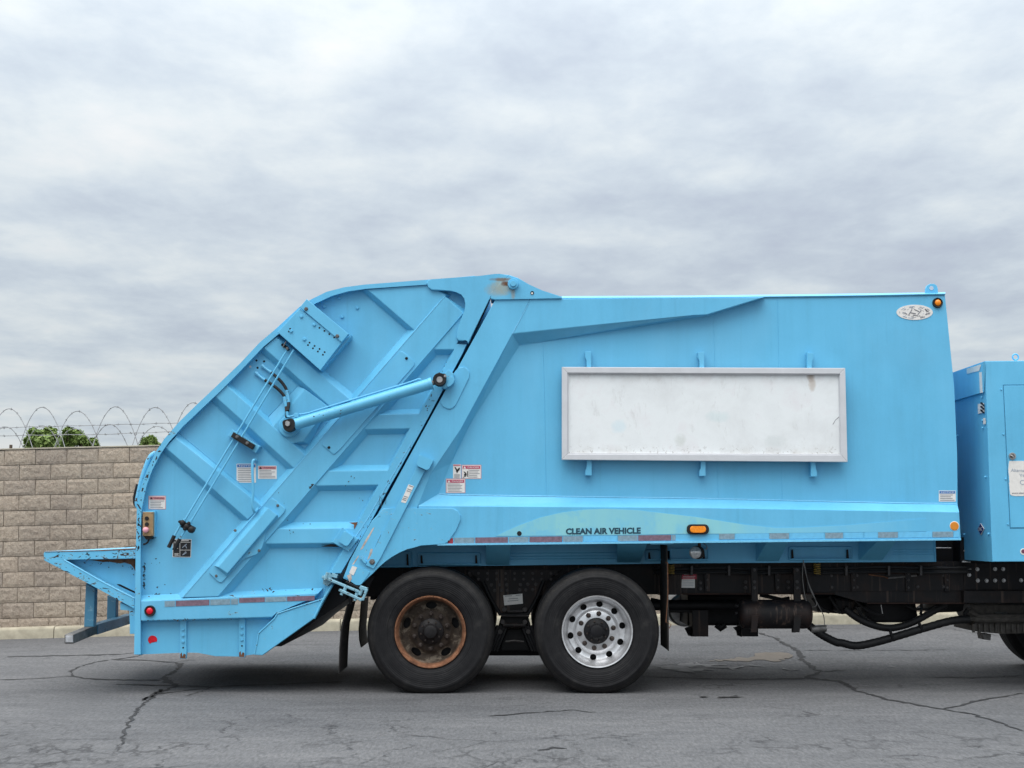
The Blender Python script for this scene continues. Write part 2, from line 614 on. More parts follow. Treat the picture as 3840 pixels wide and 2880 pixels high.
def make_sign_mat():
    m, g, p = material('weathered_white_board', .5, 0, .4)
    x = pos(g)
    n = g.noise(x, 2.2, 8, .65, .3)
    n2 = g.noise(g.scaled(x, 3, 3, 1.2), 6, 6, .7)
    c = g.ramp(n, [(.3, (.66, .68, .69)), (.55, (.75, .78, .79)), (.75, (.70, .68, .70))])
    c = g.mix(g.m('MULTIPLY', g.ramp(n2, [(.58, (0, 0, 0)), (.72, (1, 1, 1))]), .30), c, (.42, .41, .40))
    sep = g.n('ShaderNodeSeparateXYZ', {0: x})
    zb = P(2600, 1712, 11.42).z
    zt = P(2600, 1400, 11.42).z
    # grime gathered along the lower edge, and some under the top rail
    low = g.n('ShaderNodeMapRange', {0: sep.outputs[2], 1: zb, 2: zb + .11, 3: 1.0, 4: 0.0}).outputs[0]
    top = g.n('ShaderNodeMapRange', {0: sep.outputs[2], 1: zt - .10, 2: zt, 3: 0.0, 4: 1.0}).outputs[0]
    dots = g.ramp(g.noise(x, 42, 4, .6, .5), [(.60, (0, 0, 0)), (.64, (1, 1, 1))])
    blot = g.ramp(g.noise(x, 9, 5, .65), [(.42, (0, 0, 0)), (.70, (1, 1, 1))])
    c = g.mix(g.m('MULTIPLY', g.m('MULTIPLY', low, dots), .75), c, (.16, .13, .10))
    c = g.mix(g.m('MULTIPLY', g.m('MULTIPLY', low, blot), .55), c, (.36, .32, .27))
    c = g.mix(g.m('MULTIPLY', g.m('MULTIPLY', top, blot), .45), c, (.38, .34, .32))
    # the rust mark under the top rail, near the right end, and faint ghosts of old print
    def spot(cx, cz, rx, rz, col, k, c):
        dx = g.m('DIVIDE', g.m('SUBTRACT', sep.outputs[0], cx), rx)
        dz = g.m('DIVIDE', g.m('SUBTRACT', sep.outputs[2], cz), rz)
        d = g.m('ADD', g.m('POWER', dx, 2.0), g.m('POWER', dz, 2.0))
        d = g.m('ADD', d, g.m('MULTIPLY', g.m('SUBTRACT', g.noise(x, 18, 5, .65), .5), 2.2))
        f = g.n('ShaderNodeMapRange', {0: d, 1: .2, 2: 1.3, 3: k, 4: 0.0}).outputs[0]
        return g.mix(f, c, col)
    a = P(3040, 1412, 11.42)
    c = spot(a.x, a.z, .035, .05, (.20, .12, .06), .6, c)
    c = spot(a.x + .01, a.z - .06, .03, .07, (.40, .30, .22), .5, c)
    a = P(2320, 1600, 11.42)
    c = spot(a.x, a.z, .06, .06, (.50, .68, .76), .35, c)
    a = P(2692, 1562, 11.42)
    c = spot(a.x, a.z, .10, .05, (.56, .67, .68), .45, c)
    a = P(2550, 1650, 11.42)
    c = spot(a.x, a.z, .05, .05, (.48, .50, .46), .45, c)
    a = P(2905, 1655, 11.42)
    c = spot(a.x, a.z, .10, .05, (.56, .60, .60), .45, c)
    setc(g, p, c)
    return m


def make_wave_mat():
    m, g, p = material('faded_green_wave_graphic', .45, 0, .4)
    x = pos(g)
    sep = g.n('ShaderNodeSeparateXYZ', {0: x})
    f = g.n('ShaderNodeMapRange', {0: sep.outputs[0], 1: P(1860, 2000, 11.4).x, 2: P(3480, 2000, 11.4).x}).outputs[0]
    n = g.noise(g.scaled(x, 7, 1, 1.1), 1.0, 6, .62, .4)
    k = g.m('ADD', f, g.m('MULTIPLY', g.m('SUBTRACT', n, .5), .35))
    c = g.ramp(k, [(.0, (.17, .49, .64)), (.15, (.235, .55, .60)), (.33, (.20, .51, .63)), (.45, (.245, .56, .60)), (.62, (.19, .52, .68)), (.85, (.15, .48, .70)), (.97, BLUE)])
    blot = g.ramp(g.noise(x, 5.5, 7, .7, .5), [(.50, (0, 0, 0)), (.64, (1, 1, 1))])
    c = g.mix(g.m('MULTIPLY', blot, .45), c, (.11, .45, .72))
    setc(g, p, c)
    return m


def make_block_mat():
    m, g, p = material('split_face_block', .9, 0, .15)
    x = pos(g)
    oi = g.n('ShaderNodeObjectInfo').outputs['Random']
    sh = g.n('ShaderNodeVectorMath', {0: x}, operation='ADD')
    cb = g.n('ShaderNodeCombineXYZ', {0: g.m('MULTIPLY', oi, 31.0), 1: g.m('MULTIPLY', oi, 17.0), 2: g.m('MULTIPLY', oi, 7.0)})
    g.t.links.new(cb.outputs[0], sh.inputs[1])
    n = g.noise(sh.outputs[0], 20, 7, .7, .8)
    n2 = g.noise(sh.outputs[0], 48, 6, .7, .6)
    s = g.m('ADD', g.m('MULTIPLY', n, .45), g.m('MULTIPLY', n2, .55))
    c = g.ramp(s, [(.36, (.21, .172, .138)), (.46, (.345, .29, .238)), (.55, (.42, .358, .295)), (.66, (.54, .47, .395))])
    tint = g.ramp(oi, [(0, (.90, .89, .89)), (.5, (.98, .97, .95)), (1, (1.06, 1.03, 1.0))])
    c = g.mix(1.0, c, tint, 'MULTIPLY')
    stain = g.ramp(g.noise(g.scaled(x, 1, 1, .6), .9, 6, .6), [(.35, (.80, .79, .80)), (.55, (1, 1, 1)), (.75, (1.06, 1.05, 1.03))])
    c = g.mix(1.0, c, stain, 'MULTIPLY')
    setc(g, p, c)
    b = g.n('ShaderNodeBump', {'Strength': .7, 'Distance': .025, 'Height': s})
    g.t.links.new(b.outputs[0], p.inputs['Normal'])
    return m


def make_asphalt():
    m, g, p = material('worn_asphalt', .85, 0, .25)
    x = pos(g)
    big = g.noise(g.scaled(x, .35, .8, 1), 1.0, 6, .6)
    mid = g.noise(g.scaled(x, 1.0, 2.2, 1), 2.2, 8, .66)
    fine = g.noise(x, 70, 5, .7)
    grit = g.noise(x, 210, 3, .7)
    s = g.m('ADD', g.m('ADD', g.m('MULTIPLY', big, .40), g.m('MULTIPLY', mid, .30)), g.m('ADD', g.m('MULTIPLY', fine, .18), g.m('MULTIPLY', grit, .12)))
    c = g.ramp(s, [(.34, (.062, .063, .067)), (.48, (.098, .099, .103)), (.60, (.126, .126, .129)), (.74, (.165, .165, .164))])
    # stone grain
    gr = g.noise(g.scaled(x, 1, .24, 1), 48, 5, .78)
    c = g.mix(1.0, c, g.ramp(gr, [(.28, (.58, .58, .585)), (.5, (1, 1, 1.01)), (.70, (1.4, 1.4, 1.4))]), 'MULTIPLY')
    # fine alligator cracks in patches, worst in the foreground
    wn = g.n('ShaderNodeTexNoise', {'Scale': 2.2, 'Detail': 7.0, 'Roughness': .7})
    g.t.links.new(x, wn.inputs['Vector'])

    def net(scale, warp, lo, hi, sy):
        sc_ = g.n('ShaderNodeVectorMath', {0: wn.outputs['Color']}, operation='SCALE')
        sc_.inputs['Scale'].default_value = warp
        wv = g.n('ShaderNodeVectorMath', {0: x}, operation='ADD')
        g.t.links.new(sc_.outputs[0], wv.inputs[1])
        vo = g.n('ShaderNodeTexVoronoi', {'Scale': scale, 'Randomness': 1.0}, feature='DISTANCE_TO_EDGE')
        g.t.links.new(g.scaled(wv.outputs[0], 1, sy, 1), vo.inputs['Vector'])
        return g.ramp(vo.outputs['Distance'], [(lo, (1, 1, 1)), (hi, (0, 0, 0))])
    sepx = g.n('ShaderNodeSeparateXYZ', {0: x})
    near = g.n('ShaderNodeMapRange', {0: sepx.outputs[1], 1: 7.0, 2: 11.2, 3: .11, 4: -.09}).outputs[0]
    patch = g.ramp(g.m('ADD', g.noise(x, .42, 5, .6, .4), near), [(.46, (0, 0, 0)), (.58, (1, 1, 1))])
    patch2 = g.ramp(g.m('ADD', g.noise(g.scaled(x, 1, 1, 1, (9, 4, 0)), .6, 5, .6, .4), near), [(.50, (0, 0, 0)), (.62, (1, 1, 1))])
    brk = g.ramp(g.noise(g.scaled(x, .8, 1, 1), 2.6, 6, .7), [(.42, (.15, .15, .15)), (.56, (1, 1, 1))])
    k1 = g.m('MULTIPLY', net(2.3, .5, .006, .035, .55), patch)
    k2 = g.m('MULTIPLY', net(5.5, .3, .012, .085, .42), patch2)
    crack = g.m('MULTIPLY', g.m('MAXIMUM', k1, g.m('MULTIPLY', k2, .85)), brk)
    c = g.mix(g.m('MULTIPLY', crack, .82), c, (.022, .022, .024))
    # dark oil spots and rubber marks
    oil = g.ramp(g.noise(g.scaled(x, .8, 2.4, 1, (3, 3, 0)), 1.6, 7, .68, .3), [(.62, (0, 0, 0)), (.74, (1, 1, 1))])
    c = g.mix(g.m('MULTIPLY', oil, .5), c, (.045, .045, .048))
    setc(g, p, c)
    h = g.m('SUBTRACT', g.m('ADD', fine, g.m('MULTIPLY', grit, .6)), g.m('MULTIPLY', crack, 1.4))
    b = g.n('ShaderNodeBump', {'Strength': .5, 'Distance': .008, 'Height': h})
    g.t.links.new(b.outputs[0], p.inputs['Normal'])
    return m


frame_mat = make_frame_mat()
tyre_mat = make_tyre_mat()
rusty_rim = make_rusty_rim()
alloy = make_alloy()
sign_mat = make_sign_mat()
wave_mat = make_wave_mat()
block_mat = make_block_mat()
asphalt = make_asphalt()
mortar = plain('mortar_joint', (.25, .205, .165), .95, var=.2)
concrete = plain('kerb_concrete', (.36, .325, .25), .9, var=.22, scale=7, spec=.2, bump=.4)
cap_mat = plain('wall_cap_concrete', (.40, .36, .29), .9, var=.2, scale=5, spec=.2)
crack_mat = plain('crack_filler', (.022, .022, .024), .9, var=.5, scale=20)
crack_edge = plain('ravelled_crack_edge', (.060, .058, .058), .95, var=.6, scale=30)
puddle_mat = plain('brown_silt', (.115, .095, .076), .5, var=.15, scale=9)
stain_mat = plain('dried_white_stain', (.175, .174, .177), .9, var=.3, scale=12)
wire_mat = plain('galvanised_wire', (.21, .215, .225), .6, .2, var=.3, scale=20)
bark = plain('bark', (.09, .065, .045), .9, var=.4, scale=6)


def make_leaf(name, a, b, c_):
    m, g, p = material(name, .6, 0, .3)
    r = g.n('ShaderNodeNewGeometry').outputs['Random Per Island']
    setc(g, p, g.ramp(r, [(0, a), (.5, b), (1, c_)]))
    p.inputs['Transmission Weight'].default_value = 0.0
    return m


leaf_mat = make_leaf('tree_leaves', (.075, .125, .025), (.13, .20, .045), (.21, .28, .08))

# ------------------------------------------------------------------ ground
CURB = [(-1500, 2440), (100, 2395.5), (503, 2384.6), (1160, 2368), (1800, 2355), (2508, 2345), (3045, 2342), (3840, 2339), (5600, 2336)]
CURB_D = 17.72
CURB_W = [(P(x, y, CURB_D).x, P(x, y, CURB_D).z) for x, y in CURB]


def wall_ground(x):
    if x <= CURB_W[0][0]:
        return CURB_W[0][1]
    for (x0, z0), (x1, z1) in zip(CURB_W, CURB_W[1:]):
        if x <= x1:
            return z0 + (z1 - z0) * (x - x0) / (x1 - x0)
    return CURB_W[-1][1]


def gz(x, y):
    t = min(1, max(0, (y - 12.2) / (CURB_D - 12.2)))
    return wall_ground(x) * t * t * (3 - 2 * t)


def Gp(px, py, lift=0.0):
    """the point of the ground seen at a photo pixel"""
    x, y, z = ray(px, py)
    h = 0.0
    for _ in range(12):
        t = (h - CAMZ) / z
        h = gz(x * t, y * t)
    return Vector((x * t, y * t, h + lift))


def build_ground():
    xs = [-900, -300, -120, -60, -35, -22] + [-16 + .5 * i for i in range(65)] + [22, 35, 60, 120, 300, 900]
    ys = [-200, -60, -20, -8, 0] + [2 + .5 * i for i in range(33)] + [19, 22, 30, 45, 80, 160, 400, 1200]
    bm = bmesh.new()
    grid = [[bm.verts.new((x, y, gz(x, y))) for x in xs] for y in ys]
    for j in range(len(ys) - 1):
        for i in range(len(xs) - 1):
            bm.faces.new((grid[j][i], grid[j][i + 1], grid[j + 1][i + 1], grid[j + 1][i]))
    o = obj('asphalt_lot', bm, asphalt, None, 60)
    return tag(o, 'cracked grey asphalt of the parking lot', None, None, 'structure')


ground = build_ground()


def jitter_line(pts, step, amp, rnd):
    out = []
    for a, b in zip(pts, pts[1:]):
        n = max(1, int((b - a).length / step))
        for i in range(n):
            p = a.lerp(b, i / n)
            out.append(p + Vector((rnd.uniform(-amp, amp), rnd.uniform(-amp, amp) * 1.6, 0)))
    out.append(pts[-1])
    return out


def crack(pxs, w0, w1, seed, mat=None, lift=.004):
    rnd = random.Random(seed)
    pts = jitter_line([Gp(x, y) for x, y in pxs], .06, .016, rnd)
    bm = bmesh.new()
    prev = None
    n = len(pts)
    for i, p in enumerate(pts):
        d = (pts[min(i + 1, n - 1)] - pts[max(i - 1, 0)])
        nx = Vector((-d.y, d.x, 0)).normalized()
        t = i / (n - 1)
        wd = (w0 + (w1 - w0) * t) * rnd.uniform(.35, 1.5)
        if i in (0, n - 1):
            wd *= .2
        q = []
        for s in (-1, 1):
            k = wd * s * rnd.uniform(.7, 1.3)
            v = p + Vector((nx.x * k, nx.y * k * 3.6, 0))
            q.append(bm.verts.new((v.x, v.y, gz(v.x, v.y) + lift)))
        if prev:
            bm.faces.new((prev[0], prev[1], q[1], q[0]))
        prev = q
    o = obj('crack', bm, mat or crack_mat, ground)
    for f in o.data.polygons:
        if f.normal.z < 0:
            f.flip()
    return o


def build_cracks():
    L = [(V('B', (-250, 1475), (0, 1468), (200, 1455), (430, 1440), (550, 1462), (700, 1470), (950, 1477), (1230, 1478)), .010, .014, 1),
         (V('B', (-200, 1262), (0, 1258), (400, 1250), (860, 1240), (1000, 1225), (1060, 1245)), .012, .030, 2),
         (V('B', (1060, 1245), (1000, 1262), (770, 1290), (1000, 1290), (1200, 1305), (1380, 1312)), .014, .02, 3),
         (V('B', (770, 1290), (600, 1320), (480, 1358), (400, 1395), (440, 1440)), .022, .014, 31),
         (V('B', (1380, 1312), (1420, 1345), (1350, 1400), (1270, 1440), (1290, 1490), (1390, 1530)), .035, .045, 4),
         (V('B', (1380, 1312), (1500, 1295), (1620, 1290)), .012, .006, 41),
         (V('B', (1390, 1530), (1270, 1570), (1130, 1640), (1060, 1665)) + V('F', (350, 1490), (300, 1530), (270, 1575), (262, 1610)), .03, .012, 5),
         (V('B', (790, 1515), (1100, 1525), (1390, 1530), (1700, 1540), (2212, 1520)) + [V('F', (740, 1473))], .010, .016, 6),
         (V('B', (1180, 1610), (1420, 1580), (1700, 1545)), .015, .010, 61),
         (V('B', (1440, 1625), (1560, 1600), (1720, 1540)), .010, .012, 62),
         (V('K', (850, 1040), (1000, 1090), (1100, 1150), (1200, 1200), (1260, 1290), (1370, 1380), (1440, 1400)), .04, .045, 7),
         (V('K', (1440, 1400), (1340, 1430), (1300, 1458), (1600, 1490), (1680, 1530), (1760, 1580), (2000, 1640)) + V('F', (1920, 1512), (2000, 1526), (2100, 1543), (2212, 1580)), .035, .016, 8),
         (V('J', (1730, 1325), (2212, 1335)) + V('K', (400, 1470), (900, 1470), (1300, 1460)), .012, .016, 9),
         (V('K', (1440, 1400), (1560, 1390), (1670, 1387)), .018, .006, 10),
         (V('K', (1225, 1203), (1700, 1203)) + V('L', (250, 1465), (900, 1462), (1400, 1455)), .006, .006, 11),
         (V('L', (1380, 1220), (1600, 1260), (2000, 1305)), .008, .008, 111),
         (V('F', (2000, 1463), (2100, 1465), (2212, 1460)), .012, .012, 12),
         (V('F', (2040, 1532), (2120, 1513), (2212, 1498)), .014, .012, 13),
         (V('F', (1060, 1548), (1150, 1540), (1240, 1534), (1290, 1540)), .012, .006, 14),
         (V('F', (1160, 1622), (1190, 1616), (1225, 1618)), .02, .012, 17)]
    for pxs, a, b, s in L:
        crack(pxs, a * .55, b * .55, s)


build_cracks()


def patch_sheet(name, pxs, mat, lift, seed, amp=.05):
    rnd = random.Random(seed)
    pts = [Gp(x, y) for x, y in pxs]
    fine = []
    for a, b in zip(pts, pts[1:] + pts[:1]):
        n = max(2, int((b - a).length / .05))
        for i in range(n):
            p = a.lerp(b, i / n)
            fine.append(p + Vector((rnd.uniform(-amp, amp), rnd.uniform(-amp, amp) * 1.5, 0)))
    bm = bmesh.new()
    vs = [bm.verts.new((p.x, p.y, gz(p.x, p.y) + lift)) for p in fine]
    f = bm.faces.new(vs)
    bmesh.ops.triangulate(bm, faces=[f])
    o = obj(name, bm, mat, ground)
    for f in o.data.polygons:
        if f.normal.z < 0:
            f.flip()
    return o


patch_sheet('silt_stain', V('K', (400, 1306), (560, 1280), (760, 1268), (870, 1222), (1040, 1224), (1130, 1245), (1130, 1285), (980, 1302), (720, 1300)), puddle_mat, .0055, 3)
for s_, pl_ in enumerate(([(300, 1632), (370, 1628), (380, 1640), (320, 1645)], [(470, 1641), (530, 1636), (600, 1632), (640, 1614), (652, 1622), (640, 1634), (720, 1638), (640, 1644), (560, 1646)])):
    patch_sheet('oil_drip', V('K', *pl_), crack_mat, .0075, 40 + s_, .02)
for s, pl in enumerate([[(60, 1338), (240, 1326), (420, 1330), (560, 1340), (430, 1352), (200, 1352)], [(300, 1362), (520, 1352), (760, 1342), (890, 1348), (720, 1362), (560, 1380), (420, 1372)],
                        [(-120, 1352), (60, 1340), (260, 1376), (420, 1392), (300, 1412), (40, 1392)],
                        [(1030, 1382), (1160, 1378), (1240, 1384), (1120, 1392)],
                        [(2040, 1356), (2130, 1354), (2150, 1362), (2060, 1364)]]):
    patch_sheet('dried_stain', V('K', *pl), stain_mat, .0065 + .0006 * s, 20 + s, .07)

# ------------------------------------------------------------------ kerb and block wall
WALL_Y = 18.0


def build_kerb():
    xs = [-14 + .5 * i for i in range(57)]
    bm = bmesh.new()
    prev = None
    for x in xs:
        z = wall_ground(x)
        q = [bm.verts.new((x, CURB_D + .02, z - .3)), bm.verts.new((x, CURB_D + .02, z + .10)), bm.verts.new((x, WALL_Y + .1, z + .10)), bm.verts.new((x, WALL_Y + .1, z - .3))]
        if prev:
            for i in range(4):
                bm.faces.new((prev[i], prev[(i + 1) % 4], q[(i + 1) % 4], q[i]))
        else:
            bm.faces.new(q)
        prev = q
    bm.faces.new(prev[::-1])
    k = obj('kerb', bm, concrete)
    tag(k, 'low pale concrete kerb along the foot of the wall', None, None, 'structure')
    joints = [-14, -10.4, P(201, 2390, CURB_D).x, -2.2, 1.1, P(3226, 2340, CURB_D).x, 8.2, 11.5, 14]
    rnd = random.Random(3)
    for a, b in zip(joints, joints[1:]):
        bm = bmesh.new()
        n = 8
        rings = []
        for i in range(n + 1):
            x = a + .006 + (b - a - .012) * i / n
            z = wall_ground(x)
            j = rnd.uniform(-.004, .004)
            prof = [(CURB_D, -.25), (CURB_D, .105 + j), (CURB_D + .012, .132 + j), (CURB_D + .035, .142 + j), (CURB_D + .16, .142 + j), (CURB_D + .16, -.25)]
            rings.append([bm.verts.new((x, yy, z + zz)) for yy, zz in prof])
        for q, s in zip(rings, rings[1:]):
            for i in range(6):
                bm.faces.new((q[i], q[(i + 1) % 6], s[(i + 1) % 6], s[i]))
        bm.faces.new(rings[0])
        bm.faces.new(rings[-1][::-1])
        obj('kerb_stone', bm, concrete, k, 50)
    # crumbs of soil and leaf litter between kerb and wall
    bm = bmesh.new()
    for i in range(900):
        x = rnd.uniform(-9, 9)
        y = rnd.uniform(CURB_D + .17, WALL_Y - .02)
        z = wall_ground(x) + .10 + rnd.uniform(0, .03) * (1 if rnd.random() < .8 else 2)
        r = rnd.uniform(.006, .022)
        vs = [bm.verts.new((x + rnd.uniform(-r, r) * 1.4, y + rnd.uniform(-r, r), z + rnd.uniform(-r, r) * .8)) for _ in range(4)]
        for t in ((0, 1, 2), (0, 2, 3), (0, 1, 3), (1, 2, 3)):
            bm.faces.new([vs[q] for q in t])
    lit = obj('leaf_litter', bm, plain('litter', (.16, .12, .08), .95, var=.6, scale=60), k)
    lit['kind'] = 'stuff'
    return k


kerb = build_kerb()


def build_wall():
    sl = math.atan(.0235)
    ca, sa = math.cos(sl), math.sin(sl)
    o0 = P(0, 1450 + 752 * .31646, WALL_Y)            # left end of the top joint in view

    def wp(s, y, h):                                  # along the wall, depth, below the top joint
        return Vector((o0.x + s * ca + h * sa, y, o0.z + s * sa - h * ca))
    ch, bl, jt = .1995, .4115, .007
    root = empty('block_wall', (0, WALL_Y + .1, 0))
    tag(root, 'tall tan split-face concrete block wall behind the truck', 'wall')
    s0, s1 = -7.0, 21.0
    # core with recessed mortar joints
    bm = bmesh.new()
    c8 = [wp(s0, WALL_Y + .024, 0), wp(s1, WALL_Y + .024, 0), wp(s1, WALL_Y + .024, 3.6), wp(s0, WALL_Y + .024, 3.6)]
    f = [bm.verts.new(p) for p in c8]
    b = [bm.verts.new((p.x, WALL_Y + .2, p.z)) for p in c8]
    bm.faces.new(f)
    bm.faces.new(b[::-1])
    for i in range(4):
        bm.faces.new((f[i], b[i], b[(i + 1) % 4], f[(i + 1) % 4]))
    obj('mortar', bm, mortar, root)
    # cap
    ncap = 14
    for i in range(ncap):
        a, e = s0 + (s1 - s0) * i / ncap, s0 + (s1 - s0) * (i + 1) / ncap - .004
        bm = bmesh.new()
        c8 = [wp(a, WALL_Y - .012, -.020), wp(e, WALL_Y - .012, -.020), wp(e, WALL_Y - .012, -.002), wp(a, WALL_Y - .012, -.002)]
        add_prism(bm, c8, WALL_Y + .22, .003)
        obj('cap_stone', bm, cap_mat, root)
    # rough-faced block shapes
    meshes = []
    for k in range(7):
        rnd = random.Random(50 + k)
        bm = bmesh.new()
        nx, nz = 10, 5
        g = [[None] * (nx + 1) for _ in range(nz + 1)]
        for j in range(nz + 1):
            for i in range(nx + 1):
                edge = i in (0, nx) or j in (0, nz)
                x = (i / nx - .5) * (bl - jt)
                z = (j / nz - .5) * (ch - jt)
                d = 0 if edge else -rnd.uniform(.004, .011)
                if not edge:
                    x += rnd.uniform(-.008, .008)
                    z += rnd.uniform(-.007, .007)
                else:
                    x += rnd.uniform(-.0015, .0015)
                    z += rnd.uniform(-.0015, .0015)
                g[j][i] = bm.verts.new((x * ca - z * sa, d, z * ca + x * sa))
        for j in range(nz):
            for i in range(nx):
                q = (g[j][i], g[j][i + 1], g[j + 1][i + 1], g[j + 1][i])
                if rnd.random() < .5:
                    bm.faces.new((q[0], q[1], q[2]))
                    bm.faces.new((q[0], q[2], q[3]))
                else:
                    bm.faces.new((q[0], q[1], q[3]))
                    bm.faces.new((q[1], q[2], q[3]))
        rim = [g[0][i] for i in range(nx)] + [g[j][nx] for j in range(nz)] + [g[nz][nx - i] for i in range(nx)] + [g[nz - j][0] for j in range(nz)]
        back = [bm.verts.new((v.co.x, .03, v.co.z)) for v in rim]
        for i in range(len(rim)):
            q = (i + 1) % len(rim)
            bm.faces.new((rim[i], rim[q], back[q], back[i]))
        bmesh.ops.recalc_face_normals(bm, faces=bm.faces)
        me = bpy.data.meshes.new('block')
        bm.to_mesh(me)
        bm.free()
        me.materials.append(block_mat)
        meshes.append(me)
    rnd = random.Random(9)
    off = [.058, -.155]                               # joint positions of the first two courses, in blocks seen
    rest = []
    rows = 16
    for r in range(rows):
        h = (r + .5) * ch + .003
        ph = (53 / 3.16 / 115.8 * bl) if r % 2 == 0 else (53 / 3.16 / 115.8 * bl + bl * .485)
        n0 = int((s0 - ph) / bl) + 1
        for k in range(n0, int((s1 - ph) / bl)):
            s = ph + (k + .5) * bl
            p = wp(s, WALL_Y + rnd.uniform(-.004, .004), h)
            gl = wall_ground(p.x)
            if p.z < gl - .05:
                continue
            near_left = -8.4 < p.x < -4.6
            low = p.z < gl + .62 and -4.6 <= p.x < 6.4
            if near_left or low:
                o = bpy.data.objects.new('block', meshes[rnd.randrange(7)])
                C.objects.link(o)
                attach(o, p, root)
            else:
                rest.append((p, meshes[rnd.randrange(7)]))
    bm = bmesh.new()
    for p, me in rest:
        v0 = len(bm.verts)
        bm.from_mesh(me)
        bm.verts.ensure_lookup_table()
        for v in bm.verts[v0:]:
            v.co += p
    o = obj('hidden_blocks', bm, block_mat, root, recalc=False)
    o.name = 'block_field'
    o['kind'] = 'stuff'
    return wp


wall_pt = build_wall()


def build_wire():
    root = empty('razor_wire', P(300, 1690, 18.1))
    tag(root, 'looping coil of grey barbed wire with two strands along the wall top', 'barbed wire')
    rnd = random.Random(4)
    peaks = [-320, 110, 500, 920, 1370, 1840, 2290]
    tops = [258, 262, 243, 290, 237, 245, 190]
    peaks += [2290 + 440 * i for i in range(1, 19)]
    tops += [235 + rnd.uniform(-22, 22) - 10.0 * i for i in range(1, 19)]
    peaks = [-320 - 430 * i for i in range(3, 0, -1)] + peaks
    tops = [300, 295, 285] + tops

    def barbs(bm, pts, step):
        acc = 0
        for a, b in zip(pts, pts[1:]):
            acc += (b - a).length
            if acc > step:
                acc = 0
                for s in (1, -1):
                    d = Vector((rnd.uniform(-.6, .6), rnd.uniform(-1, 1), rnd.choice((-1, 1)) * rnd.uniform(.5, 1))).normalized() * .018
                    add_tube(bm, [b - d, b + d], .0022, 4)
                e = (b - a).normalized() * .02
                add_tube(bm, [b - e, b + e], .0062, 5)
    for big in (True, False):
        for i, (xp, yt) in enumerate(zip(peaks, tops)):
            if big:
                hw, y0, dx = 268 * rnd.uniform(.95, 1.06), yt, 0
            else:
                hw, y0, dx = 225 * rnd.uniform(.9, 1.05), yt + 215 + rnd.uniform(-12, 12), rnd.uniform(-120, 40)
            base = 735 - .0235 * xp
            pts = []
            for k in range(25):
                t = -1 + 2 * k / 24
                px, py = V('R', (xp + dx + hw * t, y0 + (base - y0) * t * t))
                pts.append(P(px, py, 18.06 + (.25 * (1 - t * t) if big else .10)))
            bm = bmesh.new()
            add_tube(bm, pts, .0055 if big else .0042, 6)
            barbs(bm, pts, .10)
            obj('wire_loop', bm, wire_mat, root, 50)
    for line in ([(-1600, 520), (0, 487), (1100, 457), (2100, 430), (6000, 330), (9500, 250)], [(-1600, 610), (0, 582), (1200, 565), (2000, 535), (6000, 440), (9500, 355)]):
        pts = []
        for a, b in zip(line, line[1:]):
            n = int((b[0] - a[0]) / 50)
            for k in range(n):
                t = k / n
                px, py = V('R', (a[0] + (b[0] - a[0]) * t, a[1] + (b[1] - a[1]) * t + 2.5 * math.sin(k * .7)))
                pts.append(P(px, py, 18.09))
        bm = bmesh.new()
        add_tube(bm, pts, .0042, 5)
        barbs(bm, pts, .16)
        obj('wire_strand', bm, wire_mat, root, 50)


build_wire()

# ------------------------------------------------------------------ trees beyond the wall
def tree(px, py_top, width_px, D, seed, label, squash=1.0, leaves=5200):
    rnd = random.Random(seed)
    top = P(px, py_top, D)
    rad = width_px * D / FPX / 2
    cz = top.z - rad * squash
    base = Vector((top.x, D, -.2))
    root = empty('tree', base)
    tag(root, label, 'tree', 'trees beyond the wall')
    bm = bmesh.new()
    fork = Vector((top.x + rnd.uniform(-.1, .1), D, cz * .5))
    add_tube(bm, smooth_line([base, base.lerp(fork, .5) + Vector((.05, 0, 0)), fork], 4), lambda t: .17 - .06 * t, 8)
    clumps = []
    for i in range(17):
        a, b = rnd.uniform(0, 2 * math.pi), rnd.uniform(-.3, 1.0)
        rr = rad * rnd.uniform(.45, .86)
        c = Vector((top.x + math.cos(a) * rr * math.sqrt(max(0, 1 - b * b * .8)), D + math.sin(a) * rr, cz + b * rad * squash * .80))
        clumps.append((c, rad * rnd.uniform(.20, .36)))
        add_tube(bm, smooth_line([fork, fork.lerp(c, .55) + Vector((0, 0, rnd.uniform(-.1, .1))), c], 4), lambda t: .06 - .045 * t, 5)
    obj('trunk', bm, bark, root, 50)
    bm = bmesh.new()
    for i in range(leaves):
        c, r = clumps[rnd.randrange(len(clumps))]
        d = Vector((rnd.gauss(0, 1), rnd.gauss(0, 1), rnd.gauss(0, .9))).normalized() * r * rnd.uniform(.35, 1.08) * (1 + .25 * rnd.random() ** 3)
        p = c + d
        s = rnd.uniform(.035, .075)
        n = (d.normalized() * .7 + Vector((rnd.uniform(-1, 1), rnd.uniform(-1, 1), rnd.uniform(-.2, 1)))).normalized()
        u = n.orthogonal().normalized()
        u.rotate(Matrix.Rotation(rnd.uniform(0, 6.28), 3, n))
        v = n.cross(u)
        q = [p - u * s * 1.5, p + v * s * .7 + n * s * .15, p + u * s * 1.5, p - v * s * .7 + n * s * .15]
        bm.faces.new([bm.verts.new(x) for x in q])
    obj('crown', bm, leaf_mat, root, recalc=False)


tree(*V('R', (505, 520)), 142, 34, 11, 'leafy green tree behind the wall, leftmost of the crowns', .8)
tree(*V('R', (865, 508)), 105, 33, 12, 'green tree with the tallest round crown above the wall')
tree(*V('R', (1090, 622)), 66, 35, 13, 'small low green crown on the right edge of the tall tree', leaves=2600)
tree(*V('R', (1780, 588)), 66, 36, 14, 'small dark green treetop beside the truck tailgate', leaves=2600)


